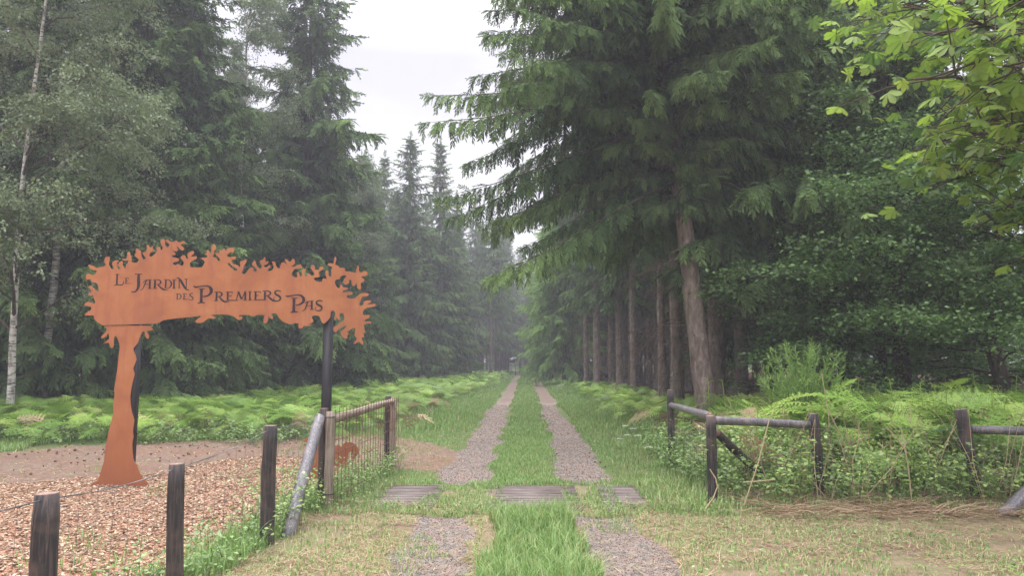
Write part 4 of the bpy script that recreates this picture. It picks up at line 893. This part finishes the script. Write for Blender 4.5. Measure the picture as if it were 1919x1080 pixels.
def sign():
    base = PY(228, 905, SY); loc = np.array([base[0], SY, 0.])
    root = empty('entrance_sign', loc); tag(root, 'rust-orange steel tree-shaped sign with French lettering standing on the wood chips', 'sign')
    plate('sign_panel', [smooth_closed(body), smooth_closed(hole)], SY, .008, m_rust, root, loc)
    plate('sign_trunk', [smooth_closed(trunkp)], SY+.012, .008, m_rust, root, loc)
    mb = MB()
    for i, (vw, s) in enumerate(LET):
        q = ribbon(uv(vw, s)); d = unit(np.gradient(q[:, :2], axis=0)); nn = np.stack([-d[:, 1], d[:, 0]], 1); r_ = np.maximum(q[:, 2:3], .3)*1.02
        Y = SY-.0055-.00006*i; a = np.array([PY(x, y, Y) for x, y in q[:, :2]+nn*r_])-loc; b = np.array([PY(x, y, Y) for x, y in q[:, :2]-nn*r_])-loc; m = len(a)
        k = np.arange(m-1); mb.add(np.vstack([a, b]), np.stack([k, k+1, m+k+1, m+k], 1))
    mb.build('lettering', m_letter, root)
    for px, top, wd in ((246, 560, .11), (610.5, 560, .11)):
        mb = MB(); x = PY(px, 800, SY+.09)[0]-loc[0]; zt = PY(px, top, SY)[2]; mb.box((x, .09, zt/2-.15), (wd, .11, zt+.3)); mb.build('post', m_black, root)
    mb = MB(); a = PY(260, 590, SY)[2]
    for py in (520, 575): z = PY(400, py, SY)[2]; mb.box(((PY(246, py, SY)[0]+PY(610, py, SY)[0])/2-loc[0], .028, z), (2.7, .03, .05))
    mb.build('crossbar', m_black, root)
sign()
def figure():
    VC = (560, 750, 5.145); Y = 10.4
    p = uv(VC, "45,372 100,338 150,330 230,360 300,420 345,425 395,420 410,440 440,400 500,392 550,415 578,470 570,510 530,560 510,570 500,500 480,490 475,560 465,630 440,640 400,635 350,620 300,600 230,600 185,640 178,742 60,738 90,705 135,690 115,640 130,600 150,520 110,430 60,390")
    loc = np.array([PY(620, 890, Y)[0], Y, 0.]); root = empty('steel_cutout', loc); tag(root, 'small rust-orange steel cut-out figure on the ground behind the mesh panel', 'cut-out')
    dy = PY(600, 750+742/5.145, Y)[2]; plate('cutout_plate', [smooth_closed(p)], Y, .008, m_rust, root, loc+[0, 0, dy+.005])
figure()

# ------------------------------------------------------------------ fences
def log(name, a, b, r0, r1, mat, parent, seed=0, sides=14, top=m_post_top, cap=True, rough=.035):
    r = R0(seed); a = np.array(a, float); b = np.array(b, float); L = np.linalg.norm(b-a); n = max(4, int(L/.12)); s = np.linspace(0, 1, n)
    mb = MB(); d = unit(b-a); ref = np.array([0, 1., 0]) if abs(d[2]) > .7 else np.array([0, 0, 1.]); u = unit(np.cross(d, ref)); v = np.cross(d, u)
    th = np.arange(sides)*2*pi/sides; prof = 1+rough*r.normal(size=sides); V = []
    wob = np.cumsum(r.normal(0, .0022, (n, 2)), 0); wob -= wob[0]
    for i, t in enumerate(s):
        rr_ = (r0+(r1-r0)*t)*prof*(1+.02*r.normal(size=sides)); rr_ = rr_*(.9 if i == n-1 else 1)
        V.append(a+d*L*t+u*wob[i, 0]+v*wob[i, 1]+(rr_*np.cos(th))[:, None]*u+(rr_*np.sin(th))[:, None]*v)
    V.append((b+d*.004+u*wob[-1, 0]+v*wob[-1, 1])[None]); V.append(a[None]); V = np.vstack(V)
    i = np.arange(n-1)[:, None]*sides; j = np.arange(sides)[None]; k = (j+1) % sides; m = n*sides; jj = np.arange(sides); kk = (jj+1) % sides
    mb.add(V, np.stack([i+j, i+k, i+sides+k, i+sides+j], -1).reshape(-1, 4), np.vstack([np.stack([np.full(sides, m), (n-1)*sides+jj, (n-1)*sides+kk], 1), np.stack([np.full(sides, m+1), kk, jj], 1)]))
    # loc: object origin at the foot so the grain runs along the log
    o = mb.build(name, mat, parent)
    o.data.materials.append(top); N_ = len(o.data.polygons); q = (n-1)*sides
    for f in range(q, q+sides): o.data.polygons[f].material_index = 1
    return o
def wire(mb, pts, r_=.002, sides=4): mb.tube(pts, r_, sides)
def left_fence():
    root = empty('wire_fence', (-2.5, 6.2, 0)); off = np.array([-2.5, 6.2, 0]); tag(root, 'black post and wire fence between the wood chips and the track in the left foreground', 'fence')
    P = [(86, 4.1, 922, .064), (332, 5.28, 870, .055), (508, 6.72, 798, .066)]
    tops = []
    for i, (px, Y, ty, r_) in enumerate(P):
        t = PY(px, ty+(4 if i == 0 else 0), Y); b = np.array([t[0]+(.035, .03, .0)[i], Y, -.15]); log('post', b-off, t-off+[.0, 0, 0], r_*1.02, r_, m_tar, root, 400+i, sides=18); tops.append(t)
    x0 = PY(-260, 990, 2.85)
    pts = [x0]+[t+[.0, 0, -.03] for t in tops]+[PY(600, 775, 8.2)]
    for nm, lift in (('top_wire', .0),):
        mb = MB()
        for a, b in zip(pts[:-1], pts[1:]):
            s = np.linspace(0, 1, 14)[:, None]; Q = a+(b-a)*s; Q[:, 2] -= .03*np.sin(s[:, 0]*pi); ph = s[:, 0]*np.linalg.norm(b-a)*60
            for k in (0, pi): wire(mb, Q-off+np.stack([.0024*np.cos(ph+k), 0*ph, .0024*np.sin(ph+k)], 1), .0021)
            for g in np.arange(.12, .95, .22):
                c = a+(b-a)*g-[0, 0, .03*sin(g*pi)]-off
                wire(mb, [c+[.012, -.012, .018], c, c+[-.012, .012, -.018]], .0016)
        mb.build(nm, m_wire, root)
    mb = MB()
    for a, b in zip(pts[:-1], pts[1:]):
        L = np.linalg.norm((b-a)[:2])
        for h in (.12, .3, .5, .68):
            A = np.array([a[0]-.05, a[1], h]); B_ = np.array([b[0]-.05, b[1], h]); wire(mb, [A-off, B_-off], .0013, 3)
        for g in np.arange(0, 1, .15/L):
            c = a+(b-a)*g; wire(mb, [np.array([c[0]-.05, c[1], 0])-off, np.array([c[0]-.03, c[1], c[2]-.03])-off], .0014, 3)
    mb.build('wire_netting', m_wire, root)
left_fence()
def guard():
    off = np.array([-2.2, 9.8, 0]); root = empty('guard_panel', off); tag(root, 'rusty wire mesh panel on pale and black posts left of the cattle grid', 'fence panel')
    a = PY(619, 772, 8.3); b = PY(737, 747, 11.6); a2 = PY(609, 766, 8.42); b2 = PY(727, 743, 11.75)
    log('post', np.array([a[0], a[1], -.2])-off, a-off, .052, .05, m_round, root, 1); log('post', np.array([b[0], b[1], -.2])-off, b-off, .05, .048, m_round, root, 2)
    log('post', np.array([a2[0], a2[1], -.2])-off, a2-off, .056, .054, m_tar, root, 3); log('post', np.array([b2[0], b2[1], -.2])-off, b2-off, .055, .055, m_tar, root, 4)
    log('rail', a+[0.03, 0.05, -.09]-off, b+[0, -.05, -.07]-off, .05, .048, m_round, root, 5)
    bt = PY(598, 782, 8.15); bb = PY(537, 990, 7.0); bb[2] = -.05; log('brace', bb-off, bt-off, .062, .058, m_tarsheen, root, 6)
    mb = MB(); ax, bx = a[0]+.075, b[0]+.075
    def pt(t, z): return np.array([ax+(bx-ax)*t, a[1]-.05+(b[1]-a[1]+.12)*t, z])-off
    n = 23
    for i in range(n+1): t = i/n; top = a[2]+(b[2]-a[2])*t+.03; wire(mb, [pt(t, .05), pt(t, top*.5), pt(t, top)], .0042, 5)
    for h in (.12, .3, .47, .64, .8, .96, 1.1):
        s = np.linspace(0, 1, 12); wire(mb, [pt(q, h*(a[2]+(b[2]-a[2])*q)/1.13+.008*sin(q*9+h*20)) for q in s], .0042, 5)
    mb.build('mesh_panel', m_wirer, root)
    mb = MB(); 
    for h in (a[2]-.06, .16): 
        th = np.linspace(0, 2*pi, 13); wire(mb, np.stack([a[0]+.057*np.cos(th), a[1]+.057*np.sin(th), np.full(13, h)], 1)-off, .005, 4)
    mb.build('fixing_wire', m_black, root)
guard()
def right_fence():
    off = np.array([3.5, 8.7, 0]); root = empty('post_and_rail_fence', off); tag(root, 'black post and rail fence with wire netting overgrown by bramble at the right', 'fence')
    A = PY(1256, 731, 11.9); B_ = PY(1332, 780, 8.65); Cc = PY(1525, 776, 8.85); D = PY(1799, 768, 8.7); E = PY(1990, 775, 8.4)
    foot = {0: (0, 0), 1: (0, 0), 2: (.04, 0), 3: (.14, -.05), 4: (0, 0)}
    for i, t in enumerate((A, B_, Cc, D, E)):
        f = np.array([t[0]+foot[i][0], t[1]+foot[i][1], -.15]); log('post', f-off, t-off, .06, .062 if i != 3 else .07, m_tar, root, 20+i)
    log('rail', A+[0, -.05, -.25]-off, B_+[-.01, .05, -.03]-off, .045, .05, m_tarsheen, root, 31)
    log('rail', B_+[.0, -.0, -.05]-off, PY(1516, 797, 8.83)-off, .05, .048, m_tarsheen, root, 32)
    log('rail', PY(1812, 805, 8.75)-off, PY(1995, 812, 8.45)-off, .05, .05, m_tarsheen, root, 33)
    br = PY(1345, 812, 8.7); be = PY(1432, 895, 9.6); log('brace', be-off, br-off, .05, .048, m_tar, root, 34)
    be = PY(1876, 965, 8.0); be[2] = -.02; log('brace', be-off, PY(1950, 900, 8.2)-off, .075, .07, m_tarsheen, root, 35)
    mb = MB(); line = [A, B_, Cc, D, E]
    for a, b in zip(line[:-1], line[1:]):
        L = np.linalg.norm((b-a)[:2]); fr = [-.0, -.055, 0]
        for k, h in enumerate((.10, .24, .38, .54, .70, .86)):
            s = np.linspace(0, 1, 9)[:, None]; Q = a+(b-a)*s; Q[:, 2] = h+.012*np.sin(s[:, 0]*7+k); Q[:, 1] -= .065; wire(mb, Q-off, .0022 if h > .8 else .0016, 3)
        for g in np.arange(0, 1, .155/L): c = a+(b-a)*g; wire(mb, [np.array([c[0], c[1]-.065, .02])-off, np.array([c[0], c[1]-.065, .86])-off], .0015, 3)
    mb.build('wire_netting', m_wire, root)
right_fence()

# ------------------------------------------------------------------ cattle grid
def cattle():
    root = empty('cattle_grid', (0, 9.1, 0)); tag(root, 'half-buried cattle grid of worn brown steel bars lying across the track', 'cattle grid')
    n = 15
    for (x0, x1, y0, y1) in pits:
        for i in range(n):
            y = y0-.02+(y1-y0+.04)*i/(n-1); mb = MB(); z = float(gz((x0+x1)/2, y))
            mb.box(((x0+x1)/2, y-9.1, -.028), (x1-x0+.24, .062, .05)); mb.build('bar', m_grate, root)
cattle()

# ------------------------------------------------------------------ brambles, stalks, broom, flowers, weeds
def weeds(mb, X, Y, hmax, nleaf, leaf, r, st=None, tint=.3):
    for x, y in zip(X, Y):
        h = hmax*(.4+.7*r.random()); L = h*1.3; az = r.random()*6.28; s = np.linspace(0, 1, 6); sp = .15+.5*r.random(); z0 = float(gz(x, y))
        P = np.stack([x+cos(az)*sp*L*s**1.5, y+sin(az)*sp*L*s**1.5, z0+h*(1.35*s-.45*s**2.6)], 1)
        if st is not None: st.tube(P, [.0035, .003, .003, .0025, .002, .0015], 3, 0, r.random())
        n = nleaf; g = .12+.88*r.random(n); i = np.minimum((g*5).astype(int), 4); c = P[i]+(P[i+1]-P[i])*(g*5-i)[:, None]+r.normal(0, .045, (n, 3))
        a = r.random(n)*6.28; A = unit(np.stack([np.cos(a), np.sin(a), r.normal(0, .35, n)], 1)); up = unit(r.normal(0, .4, (n, 3))+[0, -.25, 1]); Bx = unit(np.cross(up, A))
        mb.scatter(LV, LQ, c, A, Bx, np.cross(A, Bx), leaf*(.5+.8*r.random(n)), tint*r.random(n)**2, r.random(n))
def brambles():
    r = R0(90); mb = MB(); st = MB()
    X, Y = rnd(r, 760, 2.45, 8.8, 8.3, 10.6); k = (X/Y < .8) & (r.random(len(X)) < .95); weeds(mb, X[k], Y[k], .82, 24, .062, r, mb, .8)
    X, Y = rnd(r, 170, 2.15, 3.0, 9.2, 14.5); weeds(mb, X, Y, .55, 26, .055, r, mb)
    X, Y = rnd(r, 170, 5.6, 8.2, 7.9, 8.9); k = X/Y < .8; weeds(mb, X[k], Y[k], .42, 20, .075, r, mb, .1)
    tag(mb.build('brambles', m_bramble), 'low bramble and nettle growth tangled along the foot of the right fence', 'brambles', kind='stuff')
    mb = MB()
    X, Y = rnd(r, 60, -2.75, -2.25, 7.0, 8.6); weeds(mb, X, Y, .55, 22, .04, r, mb, .8)
    X, Y = rnd(r, 90, -2.5, -1.95, 8.4, 11.4); weeds(mb, X, Y, .4, 22, .04, r, mb, .4)
    X, Y = rnd(r, 36, -2.95, -2.3, 5.2, 7.2); weeds(mb, X, Y, .28, 20, .045, r, mb, .3)
    X, Y = rnd(r, 260, -13, -4.2, 14.0, 15.8); weeds(mb, X, Y, .45, 16, .07, r, mb, .2)
    X, Y = rnd(r, 120, -2.3, 2.4, 8.0, 8.6); weeds(mb, X, Y, .09, 12, .03, r, None, .2)
    X, Y = rnd(r, 150, 1.3, 6, 5, 8.2); weeds(mb, X, Y, .05, 12, .035, r, None, .4)
    tag(mb.build('weeds', m_bramble), 'small leafy weeds around the left posts and the mesh panel', 'weeds', kind='stuff')
    mb = MB()
    for i in range(230):
        x = 2.7+5.8*r.random(); y = 8.3+1.5*r.random(); h = .3+.9*r.random()**1.2; az = r.normal(0, .5)+(0 if r.random() < .5 else pi); ln = r.normal()*.35
        p = np.array([x, y, 0.]); q = p+[ln*h*cos(az), .15*r.normal()*h, h]; mid = (p+q)/2+r.normal(0, .03, 3); mb.tube([p, mid, q], [.005, .004, .0025], 4, 0, .6+.4*r.random())
        if r.random() < .4:
            for k in range(4): e = q+r.normal(0, .09, 3)+[0, 0, -.03]; mb.tube([mid*(.3)+q*.7, e], [.0025, .0015], 3, 0, r.random())
    for a, b, Y in (((1548, 760), (1600, 880), 9.4), ((1443, 782), (1392, 955), 8.2), ((1540, 700), (1560, 860), 10.), ((1330, 880), (1345, 915), 7.9), ((1688, 800), (1710, 955), 8.4), ((1345, 912), (1322, 955), 7.9), ((1660, 800), (1700, 850), 8.5), ((1392, 905), (1450, 900), 8.3)):
        mb.tube([PY(*a, Y), (PY(*a, Y)+PY(*b, Y))/2+[.02, 0, 0], PY(*b, Y)], [.006, .007, .008], 5, .2, 1.)
    tag(mb.build('dry_stalks', m_straw), 'pale dry bracken stalks standing and leaning in the right fence', 'dry stalks', kind='stuff')
brambles()
def broom():
    c = G(1505, 775); x, y = PY(1505, 700, 12.6)[0], 12.6; root = empty('broom_bush', (x, y, 0)); tag(root, 'feathery green broom bush sticking out of the bracken right of the big trunk', 'bush')
    r = R0(95); st = MB(); tw = MB()
    for i in range(95):
        az = r.random()*6.28; t = .05+.5*r.random(); L = (1.0+1.35*r.random()**1.3)*(1-.25*t); s = np.linspace(0, 1, 8)
        P = np.stack([cos(az)*t*L*s**1.3+.05*np.sin(s*4+i), sin(az)*t*L*s**1.3, L*(s*1.05-.12*s*s)*(1-.3*t)], 1); st.tube(P, np.interp(s, [0, 1], [.008, .003]), 3, 0, r.random())
        n = 120; g = .3+.7*r.random(n); k = np.minimum((g*7).astype(int), 6); cc = P[k]+(P[k+1]-P[k])*(g*7-k)[:, None]; d = unit(P[np.minimum(k+1, 7)]-P[k]); A = unit(d+r.normal(0, .6, (n, 3))); Bx = unit(np.cross(r.normal(0, 1, (n, 3)), A))
        tw.scatter(np.array([[0, 0, 0], [.5, .05, 0], [1, 0, 0], [.5, -.05, 0]]), LQ, cc, A, Bx, np.cross(A, Bx), .07+.1*r.random(n), .3*r.random(n), r.random(n))
    st.build('stems', m_broom, root); tw.build('twigs', m_broom, root)
broom()
def umbels():
    r = R0(96)
    spots = [(1162, 822, 11.5), (1186, 803, 12.0), (1172, 798, 12.6), (1195, 816, 11.3), (1176, 815, 12.2), (1216, 838, 10.8)]
    labs = ['leftmost white umbel flower on the right verge', 'white umbel flower at the top of the right verge cluster', 'small white umbel flower half hidden behind the others', 'white umbel flower nearest the corner post of the right fence', 'white umbel flower in the middle of the verge cluster', 'lowest white umbel flower beside the bramble']
    for (px, py, Y), lb in zip(spots, labs):
        t = PY(px, py, Y); root = empty('umbel_flower', (t[0], Y, 0)); tag(root, lb, 'flower', 'white umbel flowers on the right verge'); st = MB(); st.tube([(0, 0, 0), (.01, 0, t[2]*.5), (0, 0, t[2]-.03)], [.004, .0035, .003], 4)
        fl = MB()
        for i in range(16): a = i*2.4; q = .055*math.sqrt(i/16); e = np.array([q*cos(a), q*sin(a), t[2]-q*q*4]); st.tube([(0, 0, t[2]-.03), e], .0012, 3); 
        for i in range(60): a = i*2.4; q = .06*math.sqrt(i/60); e = np.array([[q*cos(a), q*sin(a), t[2]-q*q*4]]); fl.scatter(LV-[.5, 0, 0], LQ, e, unit(r.normal(0, 1, (1, 3))*[1, 1, .2]), unit(r.normal(0, 1, (1, 3))*[1, 1, .2]), np.array([[0, 0, 1.]]), .014, 0., r.random())
        st.build('stem', m_bramble, root); fl.build('flower_head', m_flower, root)
umbels()
def hide():
    Y = 88.; c = PY(959, 684, Y); root = empty('hunting_seat', (c[0], Y, 0)); tag(root, 'small dark wooden raised seat beside the far end of the track', 'raised seat'); 
    for sx_ in (-.42, .42):
        for sy_ in (-.3, .3): mb = MB(); mb.tube([(sx_*1.15, sy_*1.3, 0), (sx_*.85, sy_*.9, 1.9)], [.05, .045], 6, cap=True); mb.build('leg', m_tar, root)
    mb = MB(); mb.box((0, 0, 1.15), (.95, .7, .07)); mb.build('seat', m_tar, root)
    mb = MB(); mb.box((0, .3, 1.7), (.9, .05, .3)); mb.build('backrest', m_tar, root); mb = MB(); mb.box((0, -.3, 1.92), (1.0, .06, .07)); mb.build('armrest', m_tar, root)
hide()

# ------------------------------------------------------------------ haze in the damp air
def haze():
    mb = MB(); mb.box((0, 100, 15), (240, 330, 34)); M = Mat('thin_haze'); v = M.n('ShaderNodeVolumePrincipled'); v.inputs['Color'].default_value = (.90, .90, .97, 1)
    v.inputs['Density'].default_value = .0022; v.inputs['Anisotropy'].default_value = .1; M.l(v.outputs[0], M.out.inputs['Volume'])
    o = mb.build('haze', M.m); o['kind'] = 'stuff'; o['label'] = 'thin pale haze in the damp air under the trees'; o['category'] = 'haze'
haze()
print('verts', sum(len(m.vertices) for m in bpy.data.meshes), 'faces', sum(len(m.polygons) for m in bpy.data.meshes))
